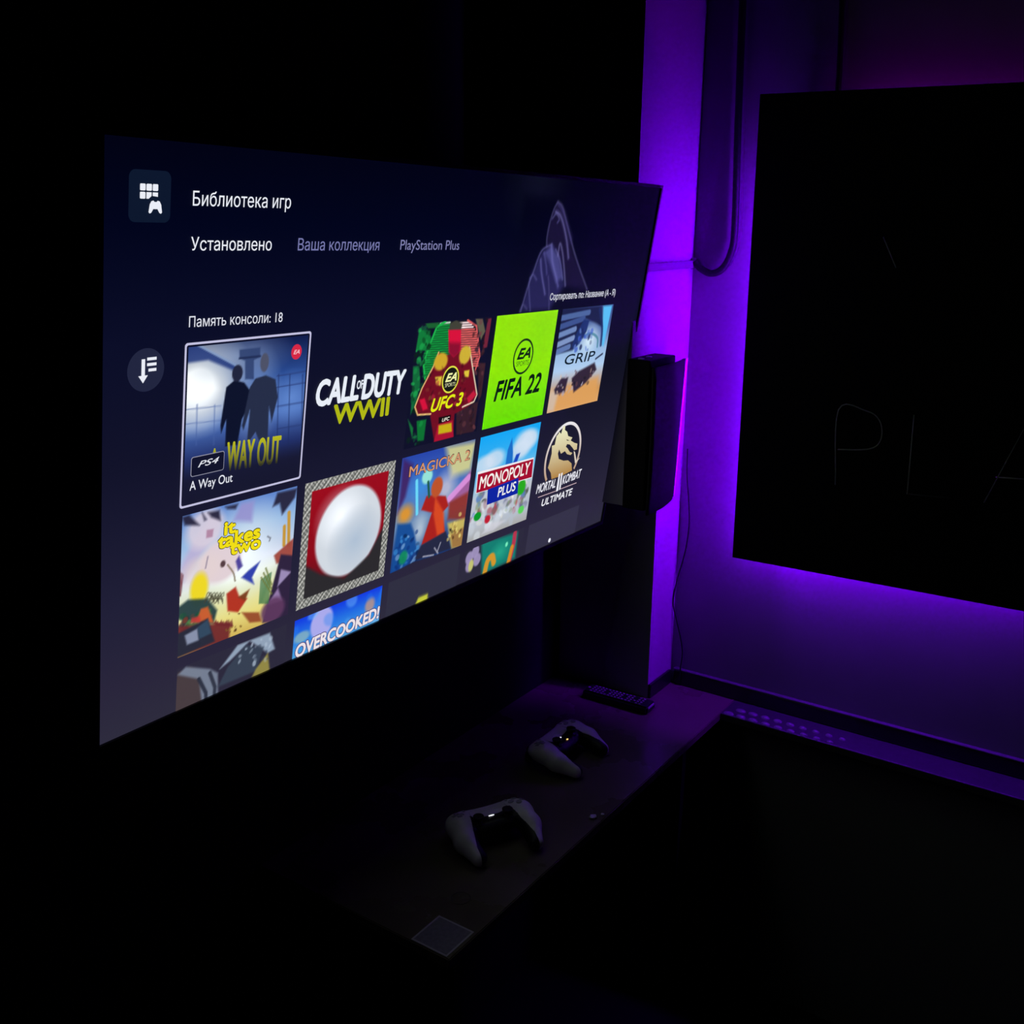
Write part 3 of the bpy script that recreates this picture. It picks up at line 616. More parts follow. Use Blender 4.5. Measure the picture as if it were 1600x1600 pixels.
for q, c_ in ((((460, 980), (540, 920), (570, 1000), (640, 1020), (560, 1140), (470, 1130)), (176, 44, 30)), (((560, 1010), (660, 940), (620, 1040)), (120, 60, 30)), (((590, 840), (650, 780), (750, 700), (680, 840), (700, 900)), (40, 56, 170)), (((540, 700), (570, 650), (600, 740), (560, 780)), (72, 60, 150))):
    t.poly(k4(*q), c_, .95, 5)
t.ell(k4((225, 940))[0], 26, 42, (238, 216, 40), 1, .5)
t.poly(k4((40, 1100), (130, 1030), (300, 1020), (380, 1120), (350, 1240), (30, 1200)), (38, 62, 66), .95, 7); t.speckle(40, [(30, 80, 60), (20, 44, 52), (60, 110, 60), (120, 60, 50)], 9, .9, (186, 860, 260, 900))
t.poly(k4((240, 1110), (300, 1090), (350, 1230), (200, 1220)), (206, 96, 50), .95, 5); t.poly(k4((160, 1190), (230, 1170), (240, 1230), (150, 1230)), (196, 60, 56), .9, 5)
t.poly(k4((30, 1260), (340, 1240), (500, 1220), (480, 1380), (30, 1530)), (112, 40, 44), .95, 8); t.poly(k4((30, 1330), (300, 1190), (360, 1390), (20, 1540)), (42, 44, 60), 1, 5); t.poly(k4((100, 1340), (210, 1280), (220, 1380), (120, 1420)), (146, 156, 182), .9, 5); t.poly(k4((210, 1270), (300, 1200), (330, 1320), (225, 1370)), (52, 76, 100), .9, 5)
t.poly(k4((590, 1140), (740, 1140), (760, 1220), (660, 1230)), (150, 74, 44), .95, 5)
for k in range(7): t.line(k4((760 + k * 14, 860 - k * 10), (745 + k * 12, 1060)), 4, (56, 110, 70), .8)
for k in range(3): t.line(k4((800 - 20 * k, 760 + 40 * k), (850, 900 + 40 * k)), 4, (110, 120, 60), .8)
t.speckle(14, [(130, 100, 40), (90, 60, 30)], 4, .9, (300, 890, 350, 940))
for k in range(16): t.line(k4((270 + k * 8, 1060 - (k % 4) * 14), (300 + k * 9, 970 + (k % 3) * 26), (330 + k * 7, 1000 + (k % 5) * 16)), 2.2, (70, 66, 50), .75, True)
for k in range(10): t.poly(k4((350 + k * 16, 1240 + k * 3), (372 + k * 15, 1200 + (k % 3) * 12), (384 + k * 15, 1260)), (112, 40, 44), .9, 2)
t.line(k4((470, 730), (520, 800), (535, 870)), 3, (110, 90, 60), .9, True); t.ell(k4((430, 722))[0], 8, 9, (70, 46, 50), .9, .5); t.line(k4((280, 760), (300, 660)), 2.5, (110, 100, 130), .8)
for k in range(5): t.line(k4((50 + k * 9, 780 + k * 10), (40 + k * 6, 1000)), 2.5, (110, 50, 60), .8)
t.poly(k4((290, 430), (350, 420), (340, 490), (285, 500)), (170, 120, 150), .8, 3); t.line(k4((815, 485), (840, 500), (830, 525)), 3, (90, 90, 100), .8)
t.build('game_tile', ZT, 'bright cover tile with pale sky and yellow meadow')
for s_, a_, b_, h_ in (('it', (440, 470), (530, 445), 19), ('takes', (385, 590), (740, 490), 20), ('two', (490, 640), (745, 580), 19)):
    text(s_, k4(a_)[0], k4(b_)[0], h_, (40, 34, 10), .17, 0, z=.0011, label='dark outline of the lettering ' + s_)
    text(s_, k4(a_)[0], k4(b_)[0], h_, (240, 222, 24), .09, 0, z=.0014)
# red tile with ornamental border (plain stand-in, no figure)
t = tile(1, 1); t.vgrad([(0, (158, 14, 30)), (.6, (140, 12, 26)), (1, (60, 30, 34))])
t.ell((TU0 + TPI + 152, TR2 + 142), 112, 112, (206, 213, 222), 1, .10, raw=True); t.ell((TU0 + TPI + 120, TR2 + 100), 90, 80, (232, 236, 242), .9, 1.0, raw=True); t.ell((TU0 + TPI + 175, TR2 + 170), 96, 90, (150, 176, 206), .55, 1.0, raw=True)
t.poly([(TU0 + TPI + 8, TR2 + 290), (TU0 + TPI + 18, TR2 + 190), (TU0 + TPI + 70, TR2 + 225), (TU0 + TPI + 150, TR2 + 258), (TU0 + TPI + 230, TR2 + 220), (TU0 + TPI + 278, TR2 + 150), (TU0 + TPI + 290, TR2 + 290)], (44, 42, 46), 1, 9, raw=True)
bd = np.minimum(np.minimum(t.U - t.r[0], t.r[2] - t.U), np.minimum(t.V - t.r[1], t.r[3] - t.V)) < 21
t.I[bd] = (150, 150, 146); pat = (np.sin(t.U * .55) * np.sin(t.V * .55) + .5 * np.sin((t.U + t.V) * .35)) ; t.I[bd & (pat > .12)] = (96, 98, 94); t.I[bd & (pat < -.5)] = (196, 196, 190)
t.build('game_tile', ZT, 'red cover tile with white disc and grey patterned border')
# Magicka 2
t = tile(2, 1); t.vgrad([(0, (40, 70, 170)), (.3, (70, 110, 190)), (.6, (110, 140, 180)), (.85, (40, 70, 130)), (1, (20, 60, 130))])
t.poly(k5((220, 270), (330, 330), (240, 700), (150, 900)), (64, 34, 96), .9, 14); t.ell(k5((430, 560))[0], 60, 60, (60, 150, 230), .7, .8); t.poly(k5((700, 120), (1050, 60), (980, 400), (760, 480)), (216, 212, 140), .9, 24)
t.ell(k5((700, 600))[0], 60, 60, (200, 196, 214), .8, .8); t.poly(k5((1000, 380), (960, 780), (760, 900), (720, 760)), (170, 90, 150), .85, 14); t.poly(k5((960, 640), (930, 960), (720, 960), (740, 760)), (140, 50, 40), .9, 12)
t.line(k5((740, 720), (960, 480)), 20, (226, 150, 226), .85); t.poly(k5((720, 1000), (920, 940), (890, 1270), (760, 1290)), (214, 190, 90), .9, 10); t.poly(k5((760, 1130), (910, 1040), (890, 1260), (770, 1280)), (150, 104, 60), .8, 8)
t.ell(k5((240, 900))[0], 40, 34, (230, 150, 40), .9, .7); t.ell(k5((400, 1080))[0], 40, 60, (190, 206, 220), .8, .8); t.line(k5((370, 520), (372, 890)), 10, (110, 220, 250), .95)
t.poly(k5((150, 1010), (300, 1000), (340, 1100), (370, 1280), (250, 1480), (80, 1560), (110, 1300)), (22, 76, 150), .95, 9); t.speckle(40, [(16, 50, 120), (60, 140, 210), (10, 36, 80), (150, 190, 230)], 9, .8, (825, 860, 930, 945)); t.ell(k5((215, 1390))[0], 20, 22, (20, 140, 90), .9, .5)
t.poly(k5((560, 680), (700, 690), (730, 800), (660, 880), (690, 1100), (520, 1200), (420, 1250), (540, 880), (420, 850), (480, 690)), (170, 34, 30), 1, 5); t.poly(k5((580, 700), (680, 880), (680, 1100), (600, 1140), (560, 900)), (222, 80, 36), .85, 9)
t.ell(k5((600, 590))[0], 26, 30, (190, 84, 44), 1, .3); t.ell(k5((490, 470))[0], 24, 22, (150, 226, 216), 1, .4); t.line(k5((500, 530), (510, 700)), 8, (30, 90, 70), 1)
t.poly(k5((350, 1400), (420, 1250), (700, 1090), (760, 1290), (370, 1420)), (38, 40, 64), .95, 6)
for a, b in (((440, 1380), (560, 1360)), ((570, 1280), (610, 1340)), ((600, 1330), (640, 1220))): t.line(k5(a, b), 4, (170, 170, 190), .9)
t.speckle(26, [(40, 34, 30), (230, 210, 120), (120, 80, 40)], 8, .9, (1040, 850, 1095, 920)); t.poly(k5((330, 1440), (900, 1265), (900, 1290), (770, 1330), (340, 1480), (80, 1570)), bgcol(930), 1, 3)
t.build('game_tile', ZT, 'cover tile of blue, violet and fiery orange fantasy colours')
text('MAGICKA 2', k5((272, 475))[0], k5((965, 272))[0], 16, (60, 40, 50), .07, 0, z=.0011, label='dark outline of the lettering MAGICKA 2'); text('MAGICKA 2', k5((276, 473))[0], k5((960, 273))[0], 15.5, (214, 150, 110), .015, 0, z=.0014)
# Monopoly Plus
t = tile(3, 1); t.vgrad([(0, (20, 166, 246)), (.25, (60, 176, 240)), (.45, (130, 196, 236)), (.6, (190, 196, 206)), (.85, (186, 194, 206)), (1, (170, 170, 170))])
for q, rx, ry in (((800, 320), 66, 44), ((860, 280), 56, 34), ((740, 420), 60, 36), ((420, 540), 60, 34), ((300, 600), 60, 30)): t.ell(k6(q)[0], rx, ry, (206, 222, 240), .85, .6)
t.poly(k6((640, 270), (650, 460), (640, 590), (555, 610), (585, 420)), (28, 110, 200), 1, 4); t.poly(k6((690, 480), (740, 460), (700, 570), (650, 590)), (24, 70, 190), 1, 4)
t.speckle(120, [(206, 206, 214), (150, 110, 130), (90, 90, 130), (230, 226, 214), (130, 150, 110), (90, 130, 190), (190, 70, 80), (60, 70, 60)], 15, .8, (1135, 815, 1420, 905)); t.speckle(24, [(226, 234, 244), (180, 190, 204)], 24, .6, (1140, 880, 1420, 945))
t.ell(k6((205, 1255))[0], 19, 14, (10, 150, 40), 1, .3); t.ell(k6((755, 890))[0], 24, 26, (40, 170, 30), 1, .3); t.ell(k6((330, 1290))[0], 16, 14, (190, 30, 50), 1, .4); t.ell(k6((750, 1170))[0], 18, 14, (90, 210, 90), 1, .4); t.poly(k6((250, 1480), (380, 1330), (560, 1300), (400, 1430)), (206, 206, 216), .8, 8)
t.build('game_tile', ZT, 'cover tile of blue sky above a toy town')
vmesh('title_banner', [k6((180, 970), (205, 700), (910, 515), (885, 770))], (240, 236, 240), .0008, 'white banner edge', raw=False); vmesh('title_banner', [k6((187, 962), (210, 728), (902, 535), (880, 762))], (164, 14, 44), .0010, 'dark red banner', raw=False)
text('MONOPOLY', k6((218, 915))[0], k6((845, 715))[0], 18.5, (246, 240, 236), .03, .05, z=.0014)
vmesh('title_banner', [k6((318, 1110), (330, 918), (715, 768), (703, 965))], (14, 36, 160), .0012, 'blue banner', raw=False)
text('PLUS', k6((450, 1010))[0], k6((668, 925))[0], 13.5, (244, 242, 240), .03, .05, z=.0015)
# Mortal Kombat 11 Ultimate: ring emblem
cc, ct, cb = uv(*k7((390, 560))[0]), uv(*k7((490, 130))[0]), uv(*k7((165, 700))[0])
tp, lf, rg = uv(*k7((490, 130))[0]), uv(*k7((172, 680))[0]), uv(*k7((618, 300))[0])
cu_, R_ = (lf[0] + rg[0]) / 2, (rg[0] - lf[0]) / 2; cv_ = tp[1] + R_
o1, o2 = ellipse(cu_, cv_, R_, R_, 50, 140, 395), ellipse(cu_, cv_, R_ * .91, R_ * .91, 50, 140, 395)
me_o = vmesh('ring_emblem', [[o1[i], o1[i + 1], o2[i + 1], o2[i]] for i in range(50)], (220, 214, 206), .0008, 'pale ring emblem')
def goldgrad(o, v0, v1, c0, c1):
    me = o.data; n = len(me.vertices); co = np.zeros(n * 3); me.vertices.foreach_get('co', co); v = (TH - co.reshape(-1, 3)[:, 1]) / TW * 1920
    tt = np.clip((v - v0) / (v1 - v0), 0, 1)[:, None]; a = me.color_attributes['Col']
    a.data.foreach_set('color', np.concatenate([lin(c0)[None] * (1 - tt) + lin(c1)[None] * tt, np.ones((n, 1))], 1).astype(np.float32).ravel())
goldgrad(me_o, tp[1], tp[1] + 2 * R_, (236, 234, 238), (170, 120, 60))
body = [(262, 790), (255, 720), (222, 660), (240, 600), (265, 500), (268, 410), (300, 400), (320, 300), (345, 270), (350, 250), (372, 275), (395, 190), (420, 180), (415, 230), (440, 250), (452, 300), (500, 315), (480, 350), (520, 375), (556, 385), (550, 450), (520, 460),
        (500, 430), (470, 395), (440, 390), (425, 420), (445, 440), (470, 480), (500, 490), (480, 515), (440, 505), (415, 470), (370, 500), (350, 450), (335, 500), (345, 560), (400, 580), (450, 575), (490, 610), (495, 690), (400, 740)]
me_o = vmesh('dragon_emblem', [k7(*body)], (226, 210, 140), .0009, 'golden dragon emblem', raw=False); goldgrad(me_o, uv(*k7((420, 230))[0])[1], uv(*k7((300, 780))[0])[1], (232, 230, 190), (176, 130, 66))
vmesh('dragon_emblem', [k7((515, 470), (530, 480), (545, 575), (585, 545), (550, 590), (530, 610))], (220, 206, 190), .0009, 'thin pale tongue', raw=False)
vmesh('dragon_emblem', [k7((428, 335), (470, 350), (440, 352))], (20, 20, 30), .0011, 'dark eye slit', raw=False)
text('MORTAL', k7((85, 955))[0], k7((300, 880))[0], 13, (236, 236, 246), .03, .2); text('KOMBAT', k7((378, 850))[0], k7((590, 765))[0], 12.5, (236, 236, 246), .03, .2)
vmesh('title_bars', [k7((312, 930), (345, 730), (360, 722), (335, 920)), k7((345, 915), (372, 722), (388, 712), (362, 900))], (240, 240, 248), .0013, 'two slanted white bars forming 11', raw=False)
vmesh('title_bars', [k7((108, 993), (108, 1000), (315, 925), (315, 918)), k7((360, 898), (360, 905), (545, 833), (545, 826))], (220, 190, 200), .0012, 'thin pale rules', raw=False)
text('ULTIMATE', k7((145, 1098))[0], k7((490, 965))[0], 10, (240, 240, 248), .04, .15)
# row 3 (cut by the lower edge of the screen)
V3 = TR2 + 316.6
t = tile(0, 2, 2.4, bgcol(1040))
for q, c_ in ((((430, 1110), (440, 1060), (500, 1030), (560, 1050), (560, 1220), (420, 1300)), (74, 62, 66)), (((440, 1070), (480, 1030), (600, 1040), (640, 1060), (640, 1200), (560, 1210), (545, 1090)), (120, 130, 150)),
              (((650, 1040), (740, 920), (900, 860), (925, 940), (890, 960), (800, 900), (700, 1000)), (150, 168, 190)), (((690, 1030), (780, 920), (870, 930), (830, 1050), (640, 1130)), (56, 66, 84)), (((830, 1040), (890, 960), (900, 1060), (810, 1080)), (150, 140, 70))):
    t.poly(kD(*q), c_, .95, 6)
t.line(kD((545, 1090), (580, 1160), (580, 1220)), 9, (40, 44, 60), .9); t.line(kD((600, 1060), (625, 1130), (620, 1200)), 9, (44, 48, 64), .9); t.speckle(20, [(180, 196, 214), (60, 70, 90)], 7, .7, (330, 985, 430, 1040))
t.build('game_tile', ZT, 'grey cover tile cut off by the lower screen edge')
t = tile(1, 2, 2.4); t.vgrad([(0, (20, 60, 226)), (.4, (36, 110, 226)), (.8, (60, 150, 226)), (1, (80, 160, 220))]); t.ell(kD((1160, 810))[0], 40, 44, (170, 170, 236), 1, .25); t.ell(kD((1400, 720))[0], 22, 24, (196, 150, 130), .8, .6); t.ell(kD((1060, 880))[0], 30, 16, (140, 180, 190), .8, .5); t.speckle(14, [(40, 130, 240), (120, 190, 250)], 22, .5)
t.build('game_tile', ZT, 'bright blue cover tile cut off by the lower screen edge')
for z_, c_, b_ in ((.0011, (70, 50, 110), .15), (.0014, (236, 226, 232), .07)):
    text('OVERCOOKED!', kD((1025, 985))[0], kD((1440, 782))[0], 18, c_, b_, .05, z=z_)
t = tile(2, 2, 5, bgcol(1040)); t.I += np.array([3, 5, 4]); t.poly(kE((200, 1375), (225, 1320), (285, 1295), (285, 1340)), (196, 200, 60), 1, 3); t.build('game_tile', ZT, 'dark grey cover tile with a small yellow corner')
t = tile(3, 2, 2.4, bgcol(1040)); t.poly(kE((640, 960), (880, 890), (860, 1060), (640, 1170)), (20, 130, 116), .95, 14); t.ell(kE((760, 1020))[0], 60, 40, (40, 170, 140), .8, .9)
for q in ((600, 1020), (560, 1060), (610, 1070), (560, 1110)): t.ell(kE(q)[0], 20, 22, (160, 146, 190), .95, .35)
t.ell(kE((570, 1110))[0], 14, 22, (200, 200, 110), .9, .5); t.line(kE((660, 1160), (680, 1080), (710, 1050), (720, 1090)), 22, (220, 150, 40), .95, True); t.line(kE((860, 900), (850, 970), (820, 1090)), 20, (190, 50, 76), .95, True); t.line(kE((840, 990), (815, 1090)), 18, (214, 140, 40), .95); t.ell(kE((805, 970))[0], 8, 9, (120, 240, 190), 1, .5)
t.build('game_tile', ZT, 'teal cover tile with lilac petals, cut off by the screen edge')
t = tile(4, 2, 8, bgcol(1050)); t.I += np.array([8, 8, 10]); t.build('game_tile', ZT, 'plain dark empty cover tile')
d0 = uv(858, 844); vmesh('page_dot', [ellipse(d0[0], min(d0[1], VB - 18), 7, 7, 20)], (236, 236, 250), .0008, 'small white dot')

# ------------------------------------------------------------------ game console hung on the pillar
con = empty('game_console', (0.03, -0.2, 0.449 + Z0), 'black slab shaped game console hung on the lit pillar', 'console')
con_black = pbr('console_black', (0.006, 0.006, 0.007), 0.7, noise=0.1, spec=0.1)
par(box('body', (0.0005, -0.279, 0.4525 + Z0), (0.050, -0.165, 0.757 + Z0), con_black, bevel=0.003), con)
bm = bmesh.new(); rows, colsn = 10, 12; grid = [[], []]
for side in (0, 1):
    for j in range(rows + 1):
        row = []
        tz = j / rows; z = 0.446 + tz * 0.297
        for i in range(colsn + 1):
            s = i / colsn; y = -0.281 + s * (0.150 + 0.026 * tz)
            x = 0.0600 - 0.017 * max(0, (s - 0.3) / 0.7) ** 1.7 - 0.004 * side + 0.002 * math.sin(math.pi * tz)
            row.append(bm.verts.new((x, y, z + Z0)))
        grid[side].append(row)
for side in (0, 1):
    for j in range(rows):
        for i in range(colsn): bm.faces.new((grid[side][j][i], grid[side][j][i + 1], grid[side][j + 1][i + 1], grid[side][j + 1][i]))
a, b = grid
rim = [(0, i) for i in range(colsn + 1)] + [(j, colsn) for j in range(1, rows + 1)] + [(rows, i) for i in range(colsn - 1, -1, -1)] + [(j, 0) for j in range(rows - 1, 0, -1)]
for (j0, i0), (j1, i1) in zip(rim, rim[1:] + rim[:1]): bm.faces.new((a[j0][i0], a[j1][i1], b[j1][i1], b[j0][i0]))
par(from_bm('cover_plate', bm, cover_plastic, smooth=True), con)
eb = bmesh.new(); ev = [(0.047, -0.135, .452), (0.047, -0.1315, .452), (0.046, -0.098, .744), (0.046, -0.109, .744)]  # added white wedge, makes the rim of the black cover look lit
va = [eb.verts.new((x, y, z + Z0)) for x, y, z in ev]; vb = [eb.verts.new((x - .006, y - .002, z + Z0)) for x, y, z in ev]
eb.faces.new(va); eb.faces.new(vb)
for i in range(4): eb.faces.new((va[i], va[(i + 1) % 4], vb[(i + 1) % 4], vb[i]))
par(from_bm('rim_highlight_strip', eb, white_plastic), con)['label'] = 'thin pale strip added as the highlight on the cover rim'
for y in (-0.268, -0.235): par(box('foot', (0.02, y - 0.004, 0.757 + Z0), (0.03, y + 0.004, 0.7595 + Z0), grey_plastic), con)

# ------------------------------------------------------------------ controllers
def surface_nets(F, org, h):
    ins = F < 0; nx, ny, nz = F.shape
    S = np.zeros((nx - 1, ny - 1, nz - 1, 3)); N = np.zeros((nx - 1, ny - 1, nz - 1))
    g = np.stack(np.meshgrid(np.arange(nx - 1), np.arange(ny - 1), np.arange(nz - 1), indexing='ij'), -1).astype(float)
    def sl(o): return tuple(slice(o[k], F.shape[k] - 1 + o[k]) for k in range(3))
    for ax in range(3):
        for d1 in (0, 1):
            for d2 in (0, 1):
                o = [0, 0, 0]; o[(ax + 1) % 3] = d1; o[(ax + 2) % 3] = d2; p = list(o); p[ax] = 1
                A, B = F[sl(o)], F[sl(p)]; c = (A < 0) != (B < 0); t = np.where(c, A / np.where(A - B == 0, 1, A - B), 0)
                pos = g + np.array(o); pos[..., ax] += t; S += pos * c[..., None]; N += c
    act = N > 0; idx = -np.ones(N.shape, int); idx[act] = np.arange(act.sum()); V = S[act] / N[act][:, None] * h + org
    faces = []
    for ax in range(3):
        a1, a2 = (ax + 1) % 3, (ax + 2) % 3
        lo = [slice(1, -1)] * 3; lo[ax] = slice(0, -1); hi = list(lo); hi[ax] = slice(1, None)
        A, B = ins[tuple(lo)], ins[tuple(hi)]; w_ = np.argwhere(A != B); sg = A[tuple(w_.T)]
        e = w_.copy(); e[:, a1] += 1; e[:, a2] += 1
        def cell(d1, d2):
            q = e.copy(); q[:, a1] -= d1; q[:, a2] -= d2; return idx[tuple(q.T)]
        q = np.stack([cell(1, 1), cell(0, 1), cell(0, 0), cell(1, 0)], -1); q[~sg] = q[~sg][:, ::-1]; faces.append(q)
    return V, np.concatenate(faces)
def cone_sd(p, a, b, r1, r2):
    a, b = np.array(a, float), np.array(b, float); e = b - a
    t = np.clip(((p - a) @ e) / (e @ e), 0, 1); return np.linalg.norm(p - a - t[..., None] * e, axis=-1) - (r1 + (r2 - r1) * t)
def ell_sd(p, c, r):
    q = (p - np.array(c, float)) / np.array(r, float); k0 = np.linalg.norm(q, axis=-1); k1_ = np.linalg.norm(q / np.array(r, float), axis=-1)
    return k0 * (k0 - 1) / np.maximum(k1_, 1e-6)
def rbox_sd(p, c, hsz, r, tilt=0.0):
    q = p - np.array(c, float); cs, sn = math.cos(tilt), math.sin(tilt)
    q = np.stack([q[..., 0], q[..., 1] * cs + q[..., 2] * sn, -q[..., 1] * sn + q[..., 2] * cs], -1)
    d = np.abs(q) - (np.array(hsz, float) - r); return np.linalg.norm(np.maximum(d, 0), axis=-1) + np.minimum(d.max(-1), 0) - r
def smin(a, b, k):
    h = np.clip(0.5 + 0.5 * (b - a) / k, 0, 1); return b * (1 - h) + a * h - k * h * (1 - h)
def pad_sd(p):
    q = p.copy(); q[..., 0] = np.abs(q[..., 0])
    d = rbox_sd(q, (0, 14, 35), (46, 27, 11), 9, 0.10)
    d = smin(d, ell_sd(q, (53, 17, 36), (25, 29, 16)), 12)
    d = smin(d, cone_sd(q, (58, 8, 34), (60, -20, 27), 19, 18.5), 12)
    d = smin(d, cone_sd(q, (60, -20, 27), (52, -56, 16.5), 18.5, 13.5), 8)
    d = smin(d, rbox_sd(q, (0, -9, 32), (30, 10, 8), 7, 0.2), 10)
    return d
hh = 1.5
gx, gy, gz = np.arange(-84, 84.1, hh), np.arange(-78, 56, hh), np.arange(-1, 62, hh)
Gp = np.stack(np.meshgrid(gx, gy, gz, indexing='ij'), -1)
Vp, Fp = surface_nets(pad_sd(Gp), np.array([gx[0], gy[0], gz[0]]), hh)
def top_z(x, y):
    z = np.arange(70, 0, -.25); d = pad_sd(np.stack([np.full(z.shape, float(x)), np.full(z.shape, float(y)), z], -1)); k = np.argmax(d < 0); return z[k]
def white_sd(x, y, z):           # > 0 on the white shell, < 0 on the black centre and grips
    ax = np.abs(x)
    edge = np.clip(38 + (9 - y) * 0.25, 38, 53)
    front = 9 + 0.004 * ax ** 2
    s = np.maximum(ax - edge, (y - front))
    under = z - (20 - 0.25 * np.maximum(0, -y) * 0.6)
    return np.minimum(s, np.where(ax > 40, z - np.clip(22 + y * 0.22, 7, 26), under + 4))
def sub_mesh(name, V, F, mask, mat, parent, grow=0.0):
    f = F[mask]; u, inv = np.unique(f, return_inverse=True)
    me = bpy.data.meshes.new(name); me.from_pydata((V[u] * 0.001).tolist(), [], inv.reshape(-1, 4).tolist()); me.update()
    return link(name, me, mat, parent, smooth=True)
cen = Vp[Fp].mean(1)
# pull vertices near the colour border onto it so the seam runs clean
wv = white_sd(Vp[:, 0], Vp[:, 1], Vp[:, 2]); eps = .5
gxy = np.stack([white_sd(Vp[:, 0] + eps, Vp[:, 1], Vp[:, 2]) - wv, white_sd(Vp[:, 0], Vp[:, 1] + eps, Vp[:, 2]) - wv, white_sd(Vp[:, 0], Vp[:, 1], Vp[:, 2] + eps) - wv], -1) / eps
gn = np.maximum((gxy ** 2).sum(-1), .3); near = np.abs(wv) < 0.75
Vp2 = Vp.copy(); Vp2[near] -= (gxy * (wv / gn)[:, None])[near]
wmask = white_sd(cen[:, 0], cen[:, 1], cen[:, 2]) > 0
def make_controller(label):
    t = empty('game_controller', (0, 0, 0), label, 'controller', group=None)
    sub_mesh('shell', Vp2, Fp, wmask, white_plastic, t); sub_mesh('grip_body', Vp2, Fp, ~wmask, black_plastic, t)
    # touchpad
    def plate(name, poly, lift, mat, thick=0.0015, parent=t):
        bm = bmesh.new(); tv_ = [bm.verts.new((x * .001, y * .001, (top_z(x, y) + lift) * .001)) for x, y in poly]; bv = [bm.verts.new((v.co.x, v.co.y, v.co.z - thick)) for v in tv_]
        n = len(poly); cx = sum(p[0] for p in poly) / n; cy = sum(p[1] for p in poly) / n
        ct = bm.verts.new((cx * .001, cy * .001, (top_z(cx, cy) + lift) * .001))
        for i in range(n):
            j = (i + 1) % n; bm.faces.new((tv_[i], tv_[j], ct)); bm.faces.new((tv_[i], bv[i], bv[j], tv_[j]))
        return from_bm(name, bm, mat, parent)
    plate('touchpad', [(-31, 37), (-34, 13), (-30, 10.5), (-15, 9.5), (0, 9), (15, 9.5), (30, 10.5), (34, 13), (31, 37), (15, 38.5), (0, 39), (-15, 38.5)], 0.6, white_plastic)
    for s in (-1, 1):
        plate('light_slit', [(s * 35.0, 12), (s * 32.5, 37), (s * 31.8, 37), (s * 34.3, 12)], 0.35, black_plastic)
        plate('menu_button', ellipse(s * 40, 33, 2.2, 4.2, 14), 1.0, grey_plastic)
    for a in range(4):       # directional pad
        an = a * math.pi / 2; q = [(-3.4, 3), (-3.8, 10), (3.8, 10), (3.4, 3), (0, 0.8)]
        plate('direction_key', [(-55 + x * math.cos(an) - y * math.sin(an), 22 + x * math.sin(an) + y * math.cos(an)) for x, y in q], 1.3, grey_plastic)
        plate('action_button', ellipse(55 + 10.5 * math.cos(an), 22 + 10.5 * math.sin(an), 5, 5, 16), 1.5, grey_plastic)
    for s in (-1, 1):
        x, y = s * 27, 0; z = top_z(x, y)
        th = lathe('thumbstick', [(11.5, 0), (11.5, 1.2), (6, 1.6), (5, 6), (8.2, 9), (9.2, 10.6), (9.2, 12.2), (8, 13), (5.5, 12.4), (0, 12.2)], black_plastic, t, 24, (x * .001, y * .001, z * .001 - .002)); th.scale = (.001,) * 3
        x0, y0 = s * 52, 44
        bm = bmesh.new()
        rb_ = [(-13, 0), (13, 0), (15, 6), (11, 10), (-11, 10), (-15, 6)]
        for nm, zlo, zhi, yo, sc_ in (('bumper_button', 33, 42, -5, .95), ('trigger', 8, 31, -5, 1.0)):
            bmx = bmesh.new(); lo_ = [bmx.verts.new(((x0 + px * sc_) * .001, (y0 + yo + py * (1.1 if nm == 'trigger' else .8)) * .001, zlo * .001)) for px, py in rb_]; hi_ = [bmx.verts.new((v.co.x, v.co.y - (0 if nm == 'trigger' else 0), zhi * .001)) for v in lo_]
            bmx.faces.new(lo_); bmx.faces.new(hi_)
            for i in range(6): bmx.faces.new((lo_[i], lo_[(i + 1) % 6], hi_[(i + 1) % 6], hi_[i]))
            bmesh.ops.bevel(bmx, geom=list(bmx.edges), offset=.002, segments=2, affect='EDGES'); from_bm(nm, bmx, black_plastic, t, smooth=False)
        bm.free()
    plate('home_button', [(-6, -1), (-3, 2), (3, 2), (6, -1), (3, -4), (-3, -4)], 0.8, cover_plastic)
    return t
white_led = emit('white_led', (0.9, 0.92, 1.0), 1.6); amber_led = emit('amber_led', (1.0, 0.62, 0.18), 1.5); off_led = black_plastic
def led(t, x, y, rx, ry, m, name='indicator_light'):
    z = top_z(x, y) + 1.0; me = bpy.data.meshes.new(name); q = ellipse(x, y, rx, ry, 14)
    me.from_pydata([(a * .001, b * .001, (top_z(a, b) + 1.2) * .001) for a, b in q], [], [list(range(14))]); me.update(); return link(name, me, m, t)
def place_controller(t, tipL, tipR):
    tl, tr = np.array(tipL), np.array(tipR); r = (tr - tl) / np.linalg.norm(tr - tl); fwd = np.array([-r[1], r[0]])
    c_ = (tl + tr) / 2 + fwd * 0.056
    t.location = (c_[0], c_[1], SHELF + 0.0005 - 0.002); t.rotation_euler = (0, 0, math.atan2(r[1], r[0])); t.scale = (1.04,) * 3
c1 = make_controller('white and black game controller near the QR-sized grey sticker end of the desk')
c1['label'] = 'white and black game controller on the desk, nearer the grey square sticker'
place_controller(c1, (0.060, -0.870), (0.122, -0.757))
led(c1, 0, 6.5, 5.5, 1.3, white_led)
c2 = bpy.data.objects.new('game_controller', None); C.objects.link(c2); c2.empty_display_size = .05
for ch in list(c1.children):
    if ch.name.startswith('indicator'): continue
    k_ = ch.copy(); C.objects.link(k_); k_.parent = c2
tag(c2, 'white and black game controller with an amber light, between the other controller and the remote', 'controller')
place_controller(c2, (0.048, -0.528), (0.045, -0.404))
led(c2, -4, 6.5, 4.5, 1.3, white_led); led(c2, 0, -7.5, 3.0, 1.5, amber_led)
c1['group'] = c2['group'] = 'game controllers on the desk'

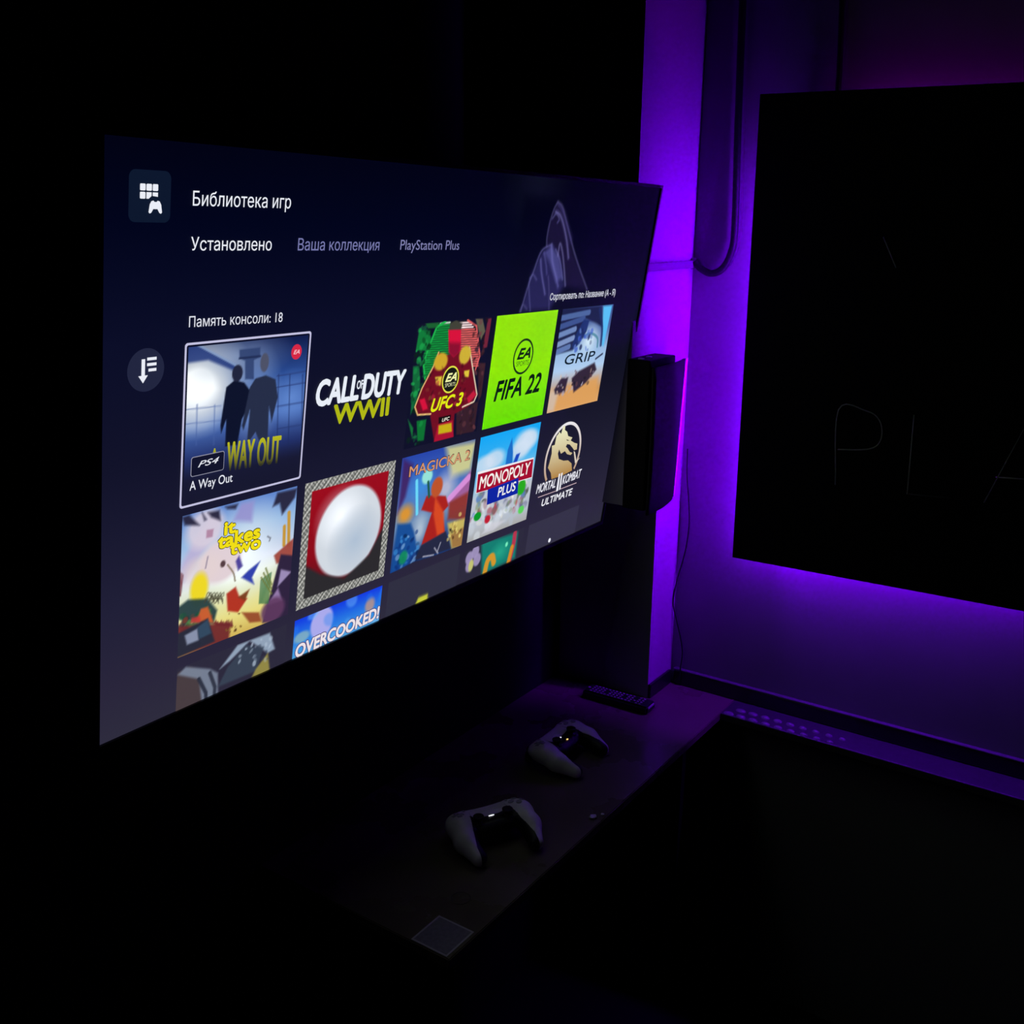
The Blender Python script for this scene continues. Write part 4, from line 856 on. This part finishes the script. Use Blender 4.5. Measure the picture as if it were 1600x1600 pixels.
# ------------------------------------------------------------------ remote control, sticker, scrap
rem = empty('remote_control', (-0.042, -0.179, SHELF), 'slim black remote control with rows of pale keys beside the pillar', 'remote control', rot=(0, 0, math.radians(1.4)))
RL, RW = 0.164, 0.044
bm = bmesh.new(); add_box(bm, (-RL / 2, -RW / 2, 0.0003), (RL / 2, RW / 2, 0.019))
bmesh.ops.bevel(bm, geom=list(bm.edges), offset=.004, segments=3, affect='EDGES'); from_bm('body', bm, black_plastic, rem)
kb = bmesh.new(); add_box(kb, (-.0027, -.0019, 0), (.0027, .0019, .0014)); bmesh.ops.bevel(kb, geom=list(kb.edges), offset=.0005, segments=1, affect='EDGES')
kme = bpy.data.meshes.new('key'); kb.to_mesh(kme); kb.free(); kme.materials.append(key_mat)
for i in range(15):
    for j in range(4):
        if i in (4, 9) and j in (1, 2): continue
        if i == 12 and j != 1: continue
        o = bpy.data.objects.new('key', kme); C.objects.link(o); o.parent = rem; o.location = (-.064 + i * .0088, -.0135 + j * .009, .0188)
box('power_key', (-.077, -.004, .0188), (-.072, .001, .0204), key_mat, rem)
box('end_strip', (.0795, -.015, .012), (.0825, .015, .0165), grey_plastic, rem, bevel=.001)

# the square sticker on the near corner of the desk: the printed code itself is left out
stk = empty('sticker', (0.127, -1.038, SHELF + .0002), 'square grey sticker with a pale border on the corner of the desk', 'sticker')
SQ = .0345
def flat(name, polys, z, mat, parent):
    vs, fs = [], []
    for q in polys:
        b_ = len(vs); vs += [(x, y, z) for x, y in q]; fs.append(list(range(b_, b_ + len(q))))
    me = bpy.data.meshes.new(name); me.from_pydata(vs, [], fs); me.update(); return link(name, me, mat, parent)
box('paper', (-SQ, -SQ, 0), (SQ, SQ, .0004), sticker_dark, stk)
o_, i_ = [(-SQ, -SQ), (SQ, -SQ), (SQ, SQ), (-SQ, SQ)], [(-SQ * .91, -SQ * .91), (SQ * .91, -SQ * .91), (SQ * .91, SQ * .91), (-SQ * .91, SQ * .91)]
flat('border', ring_polys(o_, i_), .0006, sticker_light, stk)['label'] = 'pale border line'

# crumpled shiny scrap at the front edge
bm = bmesh.new(); bmesh.ops.create_icosphere(bm, subdivisions=2, radius=1)
for v in bm.verts:
    f_ = rng.uniform(.55, 1.1); v.co = Vector((v.co.x * .0085 * f_, v.co.y * .0085 * f_, .0032 + v.co.z * .0032 * f_))
sc_ = from_bm('foil_scrap', bm, foil_mat); sc_.location = (.150, -.622, SHELF); tag(sc_, 'small crumpled shiny scrap at the front edge of the desk', 'scrap')
bm = bmesh.new(); bmesh.ops.create_icosphere(bm, subdivisions=1, radius=1)
for v in bm.verts:
    f_ = rng.uniform(.6, 1.1); v.co = Vector((v.co.x * .0045 * f_, v.co.y * .0045 * f_, .002 + v.co.z * .002 * f_))
sc2 = from_bm('foil_scrap', bm, foil_mat); sc2.location = (.160, -.604, SHELF); tag(sc2, 'tiny shiny crumb next to the crumpled scrap', 'scrap')
